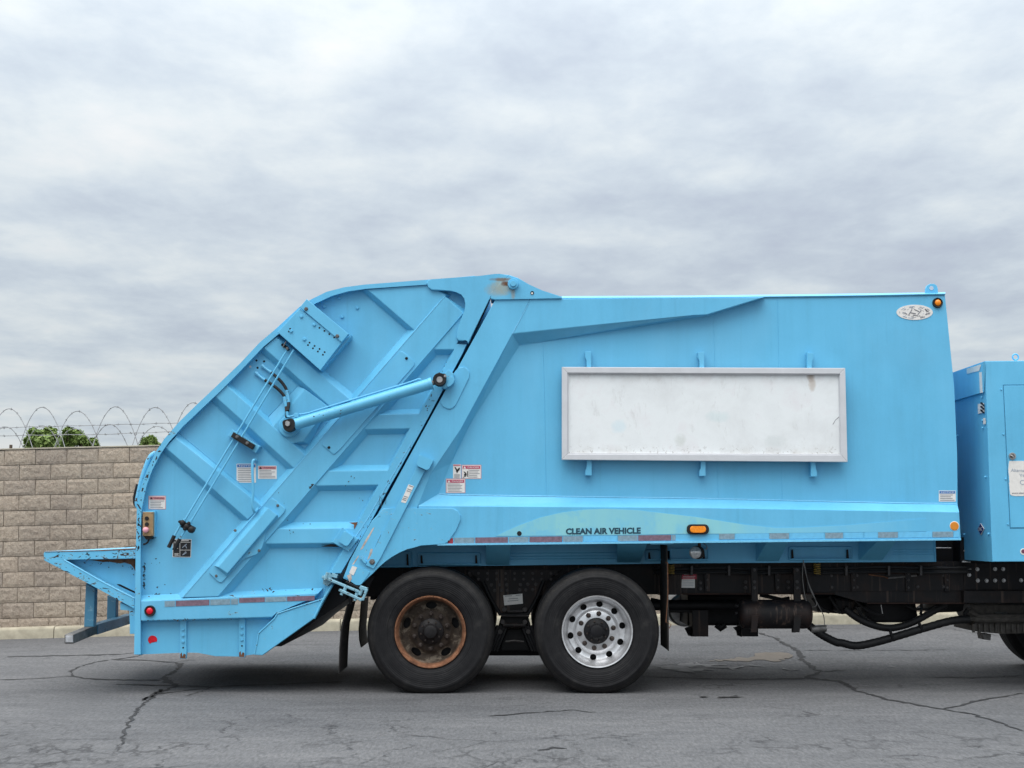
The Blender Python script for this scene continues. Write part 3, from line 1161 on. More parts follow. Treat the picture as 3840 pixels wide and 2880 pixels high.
def utility_pole():
    D = 120
    a, b = P(41, 1745, D), P(41, 1668, D)
    root = empty('utility_pole', Vector((a.x, D, -.2)))
    tag(root, 'thin distant utility pole above the wall at the left edge', 'utility pole')
    tube('pole', [Vector((a.x, D, -.2)), b], .14, bark, root)
    tube('crossarm', [b + Vector((-.75, 0, -.5)), b + Vector((.75, 0, -.5))], .06, bark, root)
    tube('power_line', smooth_line([b + Vector((-25, 0, 1.0)), b + Vector((-.7, 0, -.4)), b + Vector((6, 0, -.5)), b + Vector((40, 0, 1.8))], 5), .012, black, root, 5)


utility_pole()

# =================================================================== the refuse truck
truck = empty('garbage_truck', (0.4, 12.6, 0))
tag(truck, 'light blue rear-loading garbage truck parked on the cracked asphalt', 'garbage truck')
FAR = 13.88
DM, DF = 11.50, 11.405                 # body side sheet; faces of its raised beams
DT, DR, DB = 11.485, 11.425, 11.415    # tailgate sheet; its ribs; its diagonal beam

# ---- body
body = prism('body', [(1857, 1124), (1991, 1121), (2600, 1118), (3240, 1110), (3544, 1104), (3578, 1450), (3589, 1700), (3591, 1891), (3591, 2016),
                      (1665, 2036), (1350, 2045)], DM, FAR, blue, truck, .006)
# top edge folded over
bm = bmesh.new()
re_ = [[P(x, y, 11.488) for x, y in ((2107, 1120), (2600, 1118.5), (3240, 1110.5), (3545, 1104.5))], [P(x, y, 11.485) for x, y in ((2107, 1117), (2600, 1115), (3240, 1107), (3545, 1101))], [P(x, y, 11.60) for x, y in ((2107, 1110.5), (2600, 1108.5), (3240, 1100.5), (3545, 1095.5))]]
re_.append([Vector((p.x, 13.9, p.z)) for p in re_[2]])
rv_ = [[bm.verts.new(p) for p in row] for row in re_]
for r0, r1 in zip(rv_, rv_[1:]):
    for k in range(3):
        bm.faces.new((r0[k], r0[k + 1], r1[k + 1], r1[k]))
for k in (0, -1):
    e_ = bm.verts.new((re_[0][k].x, 13.9, re_[0][k].z))
    bm.faces.new((rv_[0][k], rv_[1][k], rv_[2][k], rv_[3][k], e_))
obj('roof_edge', bm, blue, body)
# tapering header beam
loft('header_beam', [(1991, 1121), (2600, 1117.5), (2864, 1115), (2650, 1180), (2600, 1181), (1922, 1251)], DF,
     [(1991, 1121), (2600, 1117.5), (2866, 1115.5), (2658, 1184), (2600, 1194), (1950, 1295)], DM + .004, blue, body)
# rear post
loft('rear_post', [(1857, 1124), (1989, 1121), (1921, 1251), (1726, 1611), (1613, 1774), (1568, 1894), (1520, 1990), (1348, 2050), (1429, 1907), (1571, 1646)], DF,
     [(1857, 1124), (1989, 1121), (1950, 1296), (1760, 1600), (1694, 1736), (1647, 1852), (1540, 2010), (1348, 2050), (1429, 1907), (1571, 1646)], DM + .004, blue, body)
# rub rail with its sloping top
rail_t = [(1568, 1897), (1700, 1899), (2600, 1905), (3400, 1918), (3597, 1920), (3603, 2021), (2600, 2030), (1665, 2041), (1580, 2044)]
rail_b = [(1647, 1851), (1700, 1855), (2600, 1868), (3400, 1887), (3589, 1889), (3598, 2021), (2600, 2030), (1665, 2041), (1580, 2044)]
rail = loft('rub_rail', rail_t, DF, rail_b, DM + .003, blue, truck)
prism('rail_lip', [(1640, 2039), (2600, 2028.5), (3604, 2019.5), (3604, 2026), (2600, 2036), (1640, 2046)], DF - .012, DM - .01, weld, rail, .002)
# weld line along the rail's upper edge, and sheet seams on the body side
ptube('weld_seam', [(1647, 1852), (1700, 1856), (2600, 1868.5), (3400, 1887), (3588, 1889)], DM - .002, .005, weld, body, 6)
for sx in ([(2036, 1283), (2042, 1500), (2048, 1860)], [(2676, 1190), (2681, 1376)], [(2690, 1734), (2694, 1868)], [(2916, 1118), (2921, 1378)], [(2930, 1734), (2934, 1875)]):
    ptube('weld_seam', sx, DM, .0025, blue, body, 6)
ptube('weld_seam', [(1991, 1122), (1922, 1251)], DF, .004, weld, body, 6)
ptube('weld_seam', [(1950, 1295), (2100, 1272), (2600, 1194), (2658, 1184)], DM, .0035, blue, body, 6)
ptube('weld_seam', [(1922, 1251), (1950, 1295)], [DF + .001, DM], .003, blue, body, 6)

# lower corner plate over the wheel arch
prism('corner_plate', V('E', (1430, 995), (1960, 995), (2005, 1020), (2032, 1065), (2034, 1105), (1990, 1200), (1925, 1305), (1880, 1330), (1670, 1340), (1600, 1352),
      (1540, 1375), (1470, 1405), (1400, 1445), (1330, 1495), (1270, 1550), (1220, 1600)) + V('G', (1110, 722), (1070, 718), (950, 660)) +
      [(1311, 2104), (1352, 2027), (1395, 1952), (1437, 1907)], DF - .014, DF + .06, blue_worn, body, .007)
bm = bmesh.new()
prism('corner_plate_lug', rounded(V('G', (955, 640), (1035, 530), (1200, 600), (1110, 725), (1065, 720)), 6), DF - .022, DF, blue_worn, body, .003)
chip_scr = plain('scratch_mark', (.05, .10, .13), .7, var=.4, scale=40)
scrape = plain('scraped_primer', (.46, .40, .36), .7, var=.35, scale=30)
for pl in ([(1225, 1180), (1240, 1172), (1190, 1270), (1130, 1370), (1105, 1385), (1150, 1300)], [(1085, 1440), (1100, 1432), (1040, 1530), (990, 1600), (970, 1610)], [(1205, 1370), (1225, 1375), (1212, 1430), (1195, 1455), (1170, 1480), (1188, 1430)],
           [(1290, 1290), (1318, 1280), (1280, 1350), (1262, 1372)], [(985, 1618), (1025, 1600), (1030, 1650), (1010, 1680)]):
    prism('scrape', V('E', *pl), DF - (.0245 if pl[0][1] > 1600 else .0152), DF - .01, scrape, body, 0)
for a_, b_ in (((1290, 880), (1282, 960)), ((1310, 900), (1300, 985)), ((1345, 905), (1340, 960)), ((1445, 985), (1455, 1030)), ((1432, 1000), (1452, 1010)), ((1270, 1080), (1295, 1070)), ((1390, 1085), (1330, 1200)), ((1300, 1240), (1240, 1370))):
    ptube('scratch', V('E', a_, b_), DF - .0135, .0022, chip_scr, body, 4)
# upper rounded plate on the post
prism('post_plate', rounded(V('C', (1985, 955), (2035, 918), (2100, 935), (2122, 995), (2000, 1250), (1960, 1312), (1895, 1310), (1838, 1255)), 14), DF - .011, DF + .02, blue, body, .007)
# prop strap with its block and bolt
strap = prism('prop_strap', V('E', (1632, 610), (1706, 650), (1290, 1462), (1232, 1556), (1156, 1522), (1196, 1452)), DF - .032, DF - .008, blue_worn, body, .004)
prism('strap_block', rounded(V('E', (1650, 500), (1785, 552), (1732, 652), (1622, 602)), 8), DF - .075, DF, blue_worn, strap, .006)
bolt(*V('E', (1218, 1492)), DF - .032, 8.5, grey_steel, strap)
prism('strap_pin', rounded(V('E', (1100, 1452), (1118, 1440), (1165, 1490), (1155, 1512)), 3), DF - .04, DF - .01, blue_worn, strap, .003)
sil = prism('serial_sticker', rounded(V('Q', (140, 955), (232, 985), (95, 1270), (15, 1250)), 3), DF - .0335, DF - .03, white_decal, strap, 0)
for a, b in (((150, 975), (215, 1000)), ((125, 1030), (195, 1055)), ((110, 1060), (180, 1085)), ((62, 1150), (130, 1170)), ((48, 1180), (115, 1200)), ((40, 1205), (100, 1225))):
    ptube('sticker_print', V('Q', a, b), DF - .034, .003, grey_print, strap, 4)
prism('torn_sticker', rounded(V('G', (1035, 545), (1080, 560), (1045, 635), (1005, 610)), 3), DF - .0255, DF - .02, white_decal, body, 0)

# hinge lug and tailgate hinge arm
def rusted_paint():
    m = paint('rust_stained_paint')
    g = NG(m.node_tree)
    p = [n for n in m.node_tree.nodes if n.type == 'BSDF_PRINCIPLED'][0]
    c0 = p.inputs['Base Color'].links[0].from_socket
    x = pos(g)
    sep = g.n('ShaderNodeSeparateXYZ', {0: x})
    c = c0
    for v, rx, rz, col, k in ((V('H', (455, 185)), .10, .075, (.30, .36, .32), .8), (V('H', (400, 215)), .10, .06, (.28, .32, .29), .6), (V('H', (482, 158)), .04, .024, (.12, .045, .015), 1.0), (V('H', (440, 120)), .10, .015, (.16, .09, .05), .8),
                              (V('H', (550, 250)), .02, .05, (.30, .28, .22), .7)):
        a = P(v[0], v[1], DF)
        dx = g.m('DIVIDE', g.m('SUBTRACT', sep.outputs[0], a.x), rx)
        dz = g.m('DIVIDE', g.m('SUBTRACT', sep.outputs[2], a.z), rz)
        d = g.m('ADD', g.m('ADD', g.m('POWER', dx, 2.0), g.m('POWER', dz, 2.0)), g.m('MULTIPLY', g.m('SUBTRACT', g.noise(x, 26, 6, .65), .5), 1.6))
        f = g.n('ShaderNodeMapRange', {0: d, 1: .15, 2: 1.3, 3: k, 4: 0.0}).outputs[0]
        c = g.mix(f, c, col)
    setc(g, p, c)
    return m


blue_rusted = rusted_paint()
lug = prism('hinge_lug', V('H', (350, 235), (385, 215), (430, 150), (480, 120), (520, 78), (600, 105), (700, 165), (820, 225), (1000, 275), (1000, 292), (715, 296), (385, 304), (345, 296)), DF - .016, 11.62, blue_rusted, body, .005)
disc_part('hinge_pin', *V('H', (550, 163)), DF - .018, 20.5, .035, blue, lug, 24)
disc_part('hinge_pin_head', *V('H', (552, 158)), DF - .05, 11.5, .022, blue, lug, 20)
disc_part('lug_hole', *V('H', (727, 242)), DF - .017, 7, .003, dark_hole, lug, 14)
disc_part('lug_hole_pin', *V('H', (726, 246)), DF - .019, 4, .006, white_decal, lug, 10)

# roof lug and lights
lug2 = prism('lifting_lug', [(3472, 1102), (3472, 1082), (3477, 1070), (3488, 1064), (3503, 1064), (3513, 1070), (3517, 1082), (3518, 1102)], 11.55, 11.58, blue, truck, .004)
disc_part('lug_eye', 3493, 1081, 11.549, 8, .003, plain('pale_sky_hole', (.45, .50, .58), .8, var=.05), lug2, 16)


def marker(px, py, rpx, D, lens, name, parent=truck):
    c = P(px, py, D)
    r = rpx * D / FPX
    h = lathe(name, [(r, .01), (r, -.012), (r * .92, -.022), (r * .72, -.020), (r * .66, -.012), (r * .60, -.012), (r * .60, .01)], c, black_rubber, parent, 28)
    lathe('lens', [(0, -.030), (r * .30, -.028), (r * .56, -.022), (r * .66, -.010), (r * .66, .005), (0, .005)], c, lens, h, 28)
    return h


marker(3515, 1136, 19.5, DM, amber, 'marker_light')
# oval side turn lamp
ov = prism('side_lamp', rounded([(2576, 1966), (2659, 1966), (2659, 2004), (2576, 2004)], 19, 8), DF - .02, DF + .01, black_rubber, truck, .008)
prism('lens', rounded([(2588, 1973), (2648, 1973), (2648, 1997), (2588, 1997)], 12, 7), DF - .034, DF - .01, amber, ov, .008)
bpy_side = disc_part('round_reflector', 3579, 1972.5, DF, 17.6, .003, white_decal, truck, 28)
disc_part('reflector_face', 3579, 1972.5, DF - .003, 15.8, .003, amber_sticker, bpy_side, 28)
disc_part('rubber_plug', *V('I', (608, 1230)), DF, 9, .006, black_rubber, truck, 16)

# oval maker's badge, crazed and unreadable
bad = prism('oval_badge', [(3430 + 68 * math.cos(a * math.pi / 20), 1171 + 28.5 * math.sin(a * math.pi / 20)) for a in range(40)], DM - .004, DM + .004, white_decal, truck, 0)
for sx, sy, r in ((57, 22, .0035), (45, 19, .003), (34, 15.5, .0025)):
    seg = random.Random(int(sx))
    for k in range(9):
        a0 = k * .7 + seg.uniform(0, .25)
        ptube('badge_print', [(3430 + sx * math.cos(a0 + t * .09), 1171 + sy * math.sin(a0 + t * .09)) for t in range(5)], DM - .004, r * seg.uniform(.5, 1.2), grey_print if seg.random() < .5 else faint_print, bad, 4)
for pl in (((3408, 1180), (3420, 1160)), ((3428, 1160), (3446, 1168)), ((3440, 1182), (3455, 1162)), ((3412, 1172), (3434, 1176)), ((3424, 1181), (3438, 1183)), ((3388, 1172), (3402, 1178)), ((3468, 1158), (3482, 1170)), ((3470, 1180), (3484, 1174))):
    ptube('badge_print', pl, DM - .004, .0045, grey_print, bad, 4)

# ---- lower rail graphics
wv = [V('I', p) for p in ((390, 1254), (500, 1202), (600, 1158), (800, 1083), (1000, 1036), (1200, 1011), (1400, 1003), (1700, 1015), (1950, 1045), (2212, 1075))]
wv += [V('K', p) for p in ((500, 8), (700, 40), (1000, 72), (1250, 70), (1700, 45), (2212, 0))] + [(3470, 1944), (3474, 1992)]
wv += [V('K', p) for p in ((2212, 108), (1500, 116), (900, 122), (480, 126), (90, 128))] + [V('I', p) for p in ((1700, 1243), (1000, 1250))]
wave = prism('wave_graphic', wv, DF - .003, DF + .002, wave_mat, rail, 0)
text_px('side_lettering', 'CLEAN AIR VEHICLE', [V('I', (1037, 1182)), V('I', (1727, 1174)), V('I', (1037, 1240))], DF - .0055, letter_ink, rail, .042)


def tape(view, xs, top0, top1, x0, x1, h, mats, parent, D):
    for (a, b), m in zip(zip(xs, xs[1:]), mats):
        def yy(x):
            return top0 + (top1 - top0) * (x - x0) / (x1 - x0)
        if m is None:
            continue
        prism('reflective_tape', V(view, (a + 2, yy(a)), (b - 2, yy(b)), (b - 2, yy(b) + h), (a + 2, yy(a) + h)), D - .003, D + .001, m, parent, 0)


tape('E', [1914, 1966], 1275, 1274, 1914, 1966, 50, [tape_bright_red], rail, DF)
tape('I', [6, 195, 200, 505, 510, 695, 700, 1005, 1010, 1195, 1200, 1510, 1515, 1700, 1702, 2010, 2012, 2050], 1270, 1243, 0, 2050, 52,
     [tape_silver, None, tape_red, None, tape_silver, None, tape_red, None, tape_silver, None, tape_over, None, tape_silver, None, tape_red, None, tape_silver], rail, DF)
tape('K', [482, 628, 632, 942, 946, 1130, 1134, 1450, 1460, 1628, 1632, 1815], 127, 112, 480, 2140, 52,
     [tape_silver, None, tape_over, None, tape_silver, None, tape_over, None, tape_silver, None, tape_over], rail, DF)
tape('L', [420, 575, 800, 1185, 1420, 1488], 142, 128, 0, 1488, 64, [tape_over, tape_silver, tape_over, tape_silver, tape_over], rail, DF)

# ---- sign board with frame and brackets
fo = [(2107, 1376), (3170, 1380), (3178.5, 1732.5), (2107, 1724)]
fi = [(2128, 1398), (3150, 1402), (3154, 1706), (2128, 1703)]
board = prism('sign_board', [(2112, 1381), (3165, 1385), (3173, 1727), (2112, 1719)], 11.415, 11.44, sign_mat, truck, 0)
for i in range(4):
    j = (i + 1) % 4
    q = [fo[i], fo[j], fi[j], fi[i]]
    bm = bmesh.new()
    add_prism(bm, [P(x, y, 11.385) for x, y in q], 11.45, .004)
    mid = None
    obj('frame_rail', bm, alloy_frame, board)
# inner step of the frame
for i in range(4):
    j = (i + 1) % 4
    def inn(p, k):
        cx, cy = 2640, 1552
        return (p[0] + (4 if p[0] < cx else -4) * k, p[1] + (4 if p[1] < cy else -4) * k)
    prism('frame_bead', [fi[i], fi[j], inn(fi[j], 1), inn(fi[i], 1)], 11.398, 11.42, alloy_frame, board, .001)
for x0, x1, y0, y1, hook in ((2200, 2217, 1317, 1377, -1), (2624, 2641, 1319, 1379, -1), (3027, 3044, 1322, 1381, 1)):
    h0, h1 = (x0 - 7, x0) if hook < 0 else (x1, x1 + 7)
    out = [(x0, y0), (x1, y0), (x1, y1), (x0, y1)]
    out = [(x0 - 6, y0 + 2), (x1, y0), (x1, y1), (x0, y1), (x0, y0 + 32), (x0 - 6, y0 + 22)] if hook < 0 else [(x0, y0), (x1 + 6, y0 + 2), (x1 + 7, y0 + 22), (x1, y0 + 32), (x1, y1), (x0, y1)]
    prism('hanger_bracket', out, 11.435, 11.49, blue, board, .003)
for x0, x1, y0, y1, hook in ((2201, 2219, 1722, 1783, -1), (2629, 2646, 1726, 1785, -1), (3041, 3058, 1729, 1787, 1)):
    out = [(x0, y0), (x1, y0), (x1, y1), (x0 - 6, y1), (x0 - 6, y1 - 18), (x0, y1 - 30)] if hook < 0 else [(x0, y0), (x1, y0), (x1, y1 - 30), (x1 + 6, y1 - 18), (x1 + 6, y1), (x0, y1)]
    prism('hanger_bracket', out, 11.425, 11.49, blue, board, .003)
ptube('board_dent', [(3148, 1562), (3132, 1576), (3123, 1592)], 11.4155, .0028, grey_print, board, 6)


# ---- printed decals
def decal(x0, y0, x1, y1, D, head, word, parent=truck, lines=5, head_frac=.27, split=None, rim=None, tri=True, word_mat=None, ink=grey_print):
    pl = prism('warning_decal', rounded([(x0, y0), (x1, y0), (x1, y1), (x0, y1)], 1.5, 2), D - .002, D + .002, white_decal, parent, 0)
    m = (x1 - x0) * .03
    hb = y0 + (y1 - y0) * head_frac
    if rim:
        prism('decal_border', [(x0 - 2, y0 - 2), (x1 + 2, y0 - 2), (x1 + 2, y1 + 2), (x0 - 2, y1 + 2)], D - .001, D + .002, rim, pl, 0)
    prism('decal_header', [(x0 + m, y0 + m), (x1 - m, y0 + m), (x1 - m, hb), (x0 + m, hb)], D - .0032, D, head, pl, 0)
    hh = hb - y0 - m
    wx = x0 + m * 2
    if tri:
        prism('alert_triangle', [(wx, hb - hh * .12), (wx + hh * .95, hb - hh * .12), (wx + hh * .48, y0 + m + hh * .12)], D - .0042, D - .003, word_mat or black_decal, pl, 0)
        wx += hh * 1.1
    if word:
        text_px('decal_lettering', word, [(wx + (x1 - wx) * .08, y0 + m + hh * .25), (x1 - (x1 - wx) * .12, y0 + m + hh * .25), (wx + (x1 - wx) * .08, hb - hh * .25)], D - .0044, word_mat or black_decal, pl, .0)
    lx = x0 + m * 2.5
    if split:
        lx = x0 + (x1 - x0) * split
        ptube('decal_rule', [(lx, hb), (lx, y1 - 1)], D - .002, .0012, black_decal, pl, 4)
        lx += m
    rnd = random.Random(int(x0))
    for i in range(lines):
        y = hb + (y1 - hb) * (i + .8) / (lines + .6)
        e = x1 - m * 2 - rnd.random() * (x1 - lx) * .25
        hw = (y1 - hb) / lines * .15
        prism('decal_print', [(lx, y - hw), (e, y - hw), (e, y + hw), (lx, y + hw)], D - .0035, D - .001, ink, pl, 0)
    return pl


decal(1733, 1745, 1803, 1794, DM, red_decal, 'DANGER', split=.36, word_mat=white_decal, rim=faded_red_decal)
for pl in ([(1740, 1778), (1749, 1774), (1749, 1784), (1740, 1784)], [(1752, 1766), (1755, 1766), (1755, 1788), (1752, 1788)]):
    prism('decal_pictogram', pl, DM - .0045, DM - .002, black_decal, truck, 0)
for pl in ([(1737, 1790), (1748, 1785)], [(1739, 1768), (1747, 1774)], [(1741, 1772), (1750, 1779)]):
    ptube('decal_pictogram', pl, DM - .003, .003, black_decal, truck, 4)
decal(1674, 1797, 1743, 1847, DM, red_decal, 'DANGER', lines=6, word_mat=white_decal, rim=faded_red_decal)
hand = decal(1699, 1741, 1728, 1794, DM, faded_red_decal, '', lines=0, head_frac=.13, tri=False)
for pl in ([(1704, 1752), (1709, 1752), (1716, 1763), (1712, 1767)], [(1712, 1764), (1722, 1753), (1725, 1755), (1723, 1762), (1716, 1769)], [(1709, 1766), (1720, 1765), (1714, 1774)]):
    prism('decal_pictogram', pl, DM - .0045, DM - .002, black_decal, hand, 0)
for y in (1779, 1783, 1787, 1791):
    prism('decal_print', [(1703, y - 1), (1724, y - 1), (1724, y + .6), (1703, y + .6)], DM - .0035, DM - .001, grey_print, hand, 0)
decal(3521, 1839.5, 3584, 1881, DM, blue_decal, 'NOTICE', lines=4, tri=False, word_mat=white_decal)
# tailgate decals
decal(887, 1739, 960, 1810, DT, blue_decal, 'NOTICE', lines=8, head_frac=.19, tri=False, word_mat=white_decal)
decal(967.5, 1746.5, 1037.5, 1796, DT, faded_red_decal, 'WARNING', lines=6)
decal(559, 1861, 620, 1908, DT, faded_red_decal, 'WARNING', lines=5, rim=faded_red_decal)
bd = prism('lever_chart', [(648, 2022), (718, 2022), (716, 2090), (647, 2089)], DT - .002, DT + .002, white_decal, truck, 0)
prism('chart_ground', [(650, 2024), (716, 2024), (714, 2088), (649, 2087)], DT - .0032, DT, black_decal, bd, 0)
for q in ([(674, 2034), (675.5, 2034), (675.5, 2087), (674, 2087)], [(652, 2032), (714, 2033), (714, 2034.5), (652, 2033.5)], [(676, 2062), (713, 2062), (713, 2063.5), (676, 2063.5)],
          [(654, 2075), (671, 2075), (671, 2076.5), (654, 2076.5)], [(654, 2079), (669, 2079), (669, 2080.5), (654, 2080.5)], [(654, 2083), (671, 2083), (671, 2084.5), (654, 2084.5)],
          [(660, 2026.5), (708, 2026.5), (708, 2029), (660, 2029)], [(655, 2038), (670, 2038), (670, 2039.5), (655, 2039.5)], [(656, 2056), (668, 2056), (668, 2057.5), (656, 2057.5)]):
    prism('chart_print', q, DT - .0042, DT - .002, white_decal, bd, 0)
for q in ([(684, 2054), (700, 2040)], [(694, 2042), (700, 2056)], [(684, 2082), (698, 2068)], [(688, 2080), (700, 2072)]):
    ptube('chart_print', q, DT - .0035, .003, faint_print, bd, 4)

# ---- tailgate
OUT = [(503, 2454), (509, 2072), (511, 2000), (513, 1910), (517, 1873), (531, 1816), (552, 1759), (584, 1694), (617, 1645), (670, 1584), (731, 1527), (836, 1450),
       (900, 1366), (973, 1285), (1040, 1228), (1124, 1150), (1168, 1122), (1225, 1094), (1291, 1077), (1368, 1067), (1600, 1049), (1700, 1041.5), (1855, 1028.5)]
# straighten the middle run between the curved corner and the cover box
OUT[10:13] = [(731, 1524), (820, 1440), (900, 1363)]
RIGHT = [(1838, 1118), (1752, 1290), (1561, 1648), (1441, 1862), (1376, 1984), (1339, 2025), (1262, 2160)]
LOW = [(1246, 2193), (1177, 2319), (981, 2450), (893, 2462), (808, 2461), (743, 2448), (698, 2447), (527, 2454)]
gate = prism('tailgate', OUT[:-1] + [(1780, 1034), (1830, 1060)] + RIGHT + LOW, DT, FAR, blue, truck, .003)
INN = [(527, 2454), (527, 2072), (528, 2000), (531, 1910), (537, 1880), (549, 1822), (570, 1764), (601, 1703), (634, 1657), (685, 1600), (744, 1544), (832, 1461),
       (912, 1380), (985, 1303), (1052, 1246), (1132, 1172), (1181, 1139), (1246, 1109), (1307, 1092), (1372, 1083), (1600, 1067), (1700, 1060)]
for a, b, m in ((0, 10, blue_worn), (9, 22, blue)):
    o_, i_ = OUT[a:b], INN[a:b]
    bm = bmesh.new()
    f0 = [bm.verts.new(P(x, y, DB - .008)) for x, y in o_]
    f1 = [bm.verts.new(P(x, y, DB - .008)) for x, y in i_]
    b0 = [bm.verts.new((v.co.x, DT + .3, v.co.z)) for v in f0]
    dd = .012
    b1 = [bm.verts.new(P(x + 5, y + 3, DT + .002)) for x, y in i_]
    for k in range(len(o_) - 1):
        for p, q in ((f0, f1), (f1, b1), (b0, f0)):
            bm.faces.new((p[k], p[k + 1], q[k + 1], q[k]))
    for k in (0, -1):
        bm.faces.new((f0[k], f1[k], b1[k], b0[k]))
    obj('edge_flange', bm, m, gate, 25)
# scraped roll strip on the rear corner
ptube('corner_strip', V('A', (1190, 610), (1140, 650), (1100, 740), (1065, 850), (1040, 960), (1022, 1050), (1025, 1100), (1050, 1120)), 11.52, .022, blue_chipped, gate, 10, 4)
ptube('corner_rubber', V('A', (1020, 900), (1000, 980), (990, 1040), (1000, 1090), (1030, 1120)), 11.56, .012, black_rubber, gate, 8, 4)



def chips(name, px, D, n, size, spread, mat, parent, seed, long=2.0):
    """flaked-off paint along an edge: many small ragged flakes in one mesh"""
    rnd = random.Random(seed)
    seg = [(Vector(a), Vector(b)) for a, b in zip(px, px[1:])]
    tot = [(b - a).length for a, b in seg]
    bm = bmesh.new()
    for i in range(n):
        a, b = rnd.choices(seg, tot)[0]
        d = (b - a).normalized()
        q = a.lerp(b, rnd.random()) + Vector((-d.y, d.x)) * rnd.gauss(0, spread)
        r = size * rnd.uniform(.3, 1.0) ** 2 + .5
        an = math.atan2(d.y, d.x) + rnd.gauss(0, .5)
        l = rnd.uniform(1, long)
        m = rnd.randint(6, 9)
        vs = []
        for k in range(m):
            t = 2 * math.pi * k / m
            rr = r * rnd.uniform(.45, 1.2)
            u, v = rr * l * math.cos(t), rr * math.sin(t)
            vs.append(bm.verts.new(P(q.x + u * math.cos(an) - v * math.sin(an), q.y + u * math.sin(an) + v * math.cos(an), D)))
        f = bm.faces.new(vs)
        f.normal_update()
        if f.normal.y > 0:
            f.normal_flip()
    o = obj(name, bm, mat, parent, recalc=False)
    o['kind'] = 'stuff'
    return o


chip_mat = plain('bare_rusty_metal', (.030, .022, .022), .75, var=.6, scale=40)
chips('paint_flakes', [((a[0] + b[0]) / 2, (a[1] + b[1]) / 2) for a, b in zip(OUT[1:9], INN[1:9])], DB - .0092, 44, 3.2, 4, chip_mat, gate, 71, 3.5)
chips('paint_flakes', V('A', (1040, 1120), (1030, 1300), (1025, 1480)), DB - .0092, 20, 2.2, 4, chip_mat, gate, 72, 4)
chips('paint_flakes', V('B', (1085, 380), (1085, 640)), DT - .001, 40, 3.0, 2, chip_mat, gate, 73, 3)
chips('paint_flakes', V('B', (1090, 360), (1200, 350), (1150, 560), (1280, 640)), DT - .001, 7, 2.6, 14, chip_mat, gate, 74, 1.6)
chips('paint_flakes', V('B', (1060, 700), (1180, 686), (1400, 682)), DT - .001, 18, 2.5, 2, chip_mat, gate, 75, 4)
chips('paint_flakes', V('B', (1060, 930), (1400, 922), (1900, 908)), DB - .0052, 26, 2.0, 2, chip_mat, gate, 76, 4)
chips('paint_flakes', V('E', (1600, 400), (1340, 830), (1180, 1120), (1000, 1480)), DR - .003, 34, 1.8, 5, chip_mat, gate, 77, 4)
chips('paint_flakes', V('C', (1940, 830), (1800, 1080), (1690, 1440), (1630, 1560)), DR - .003, 26, 2.4, 7, chip_mat, gate, 78, 3)
chips('paint_flakes', V('E', (640, 810), (690, 780)), DB - .001, 8, 4, 3, chip_mat, gate, 79, 3)
chips('paint_flakes', V('G', (140, 770), (420, 775), (520, 780), (700, 770)), DB - .02, 12, 3, 3, chip_mat, gate, 80, 5)
chips('paint_flakes', V('E', (300, 860), (350, 810), (470, 1250), (880, 1060), (1060, 660), (1130, 990)), DB - .001, 14, 2.6, 10, chip_mat, gate, 81, 1.5)
chips('paint_flakes', V('C', (1000, 1290), (820, 1350), (650, 1400), (1450, 1190)), 11.252, 9, 2.5, 6, chip_mat, gate, 82, 1.5)

# hinge arm plate with the swept cut-out
arm = V('C', (1720, 150), (1735, 122), (1765, 116), (2212, 84)) + V('H', (380, 67), (430, 66), (520, 76), (478, 122), (428, 152), (383, 217), (347, 238), (342, 290), (300, 345)) + [(1756, 1287)]
arm += V('C', (2080, 665), (2055, 682), (2015, 680), (1997, 655), (2000, 600), (2030, 500), (2070, 400), (2085, 340), (2075, 290), (2045, 250), (2000, 228), (1950, 222), (1770, 214), (1735, 190))
prism('hinge_arm', arm, DB - .022, DT + .01, blue_rusted, gate, .008)
# diagonal beam with bevels
loft('diagonal_beam', [(1669, 1110), (1738, 1175), (816, 2237), (686, 2241)], DB, [(1640, 1106), (1772, 1177), (858, 2237), (655, 2241)], DT + .003, blue, gate)
# raised corner above the upper recess
loft('upper_rib', V('C', (1172, 208), (1720, 166), (1900, 262), (1610, 588)), DR, V('C', (1120, 225), (1720, 160), (1950, 262), (1555, 600)), DT + .003, blue, gate)
# ribs from the outer flange to the beam
loft('cross_rib', V('A', (1280, 560), (1370, 468), (2165, 1098), (2040, 1225)), DR, V('A', (1235, 590), (1400, 425), (2200, 1085), (2010, 1258)), DT + .003, blue, gate)
loft('cross_rib', [(808, 1486), (848, 1444), (1144, 1707), (1103, 1756)], DR, [(786, 1500), (864, 1436), (1160, 1697), (1088, 1772)], DT + .003, blue, gate)
loft('cross_rib', [(990, 1304), (1034, 1264), (1315, 1500), (1244, 1530)], DR, [(970, 1316), (1052, 1256), (1340, 1488), (1224, 1538)], DT + .003, blue, gate)
loft('mount_pad', V('C', (600, 1128), (815, 1290), (580, 1610), (480, 1630), (300, 1478)), DR + .004, V('C', (525, 1100), (840, 1290), (640, 1640), (480, 1650), (250, 1390)), DT + .003, blue, gate)
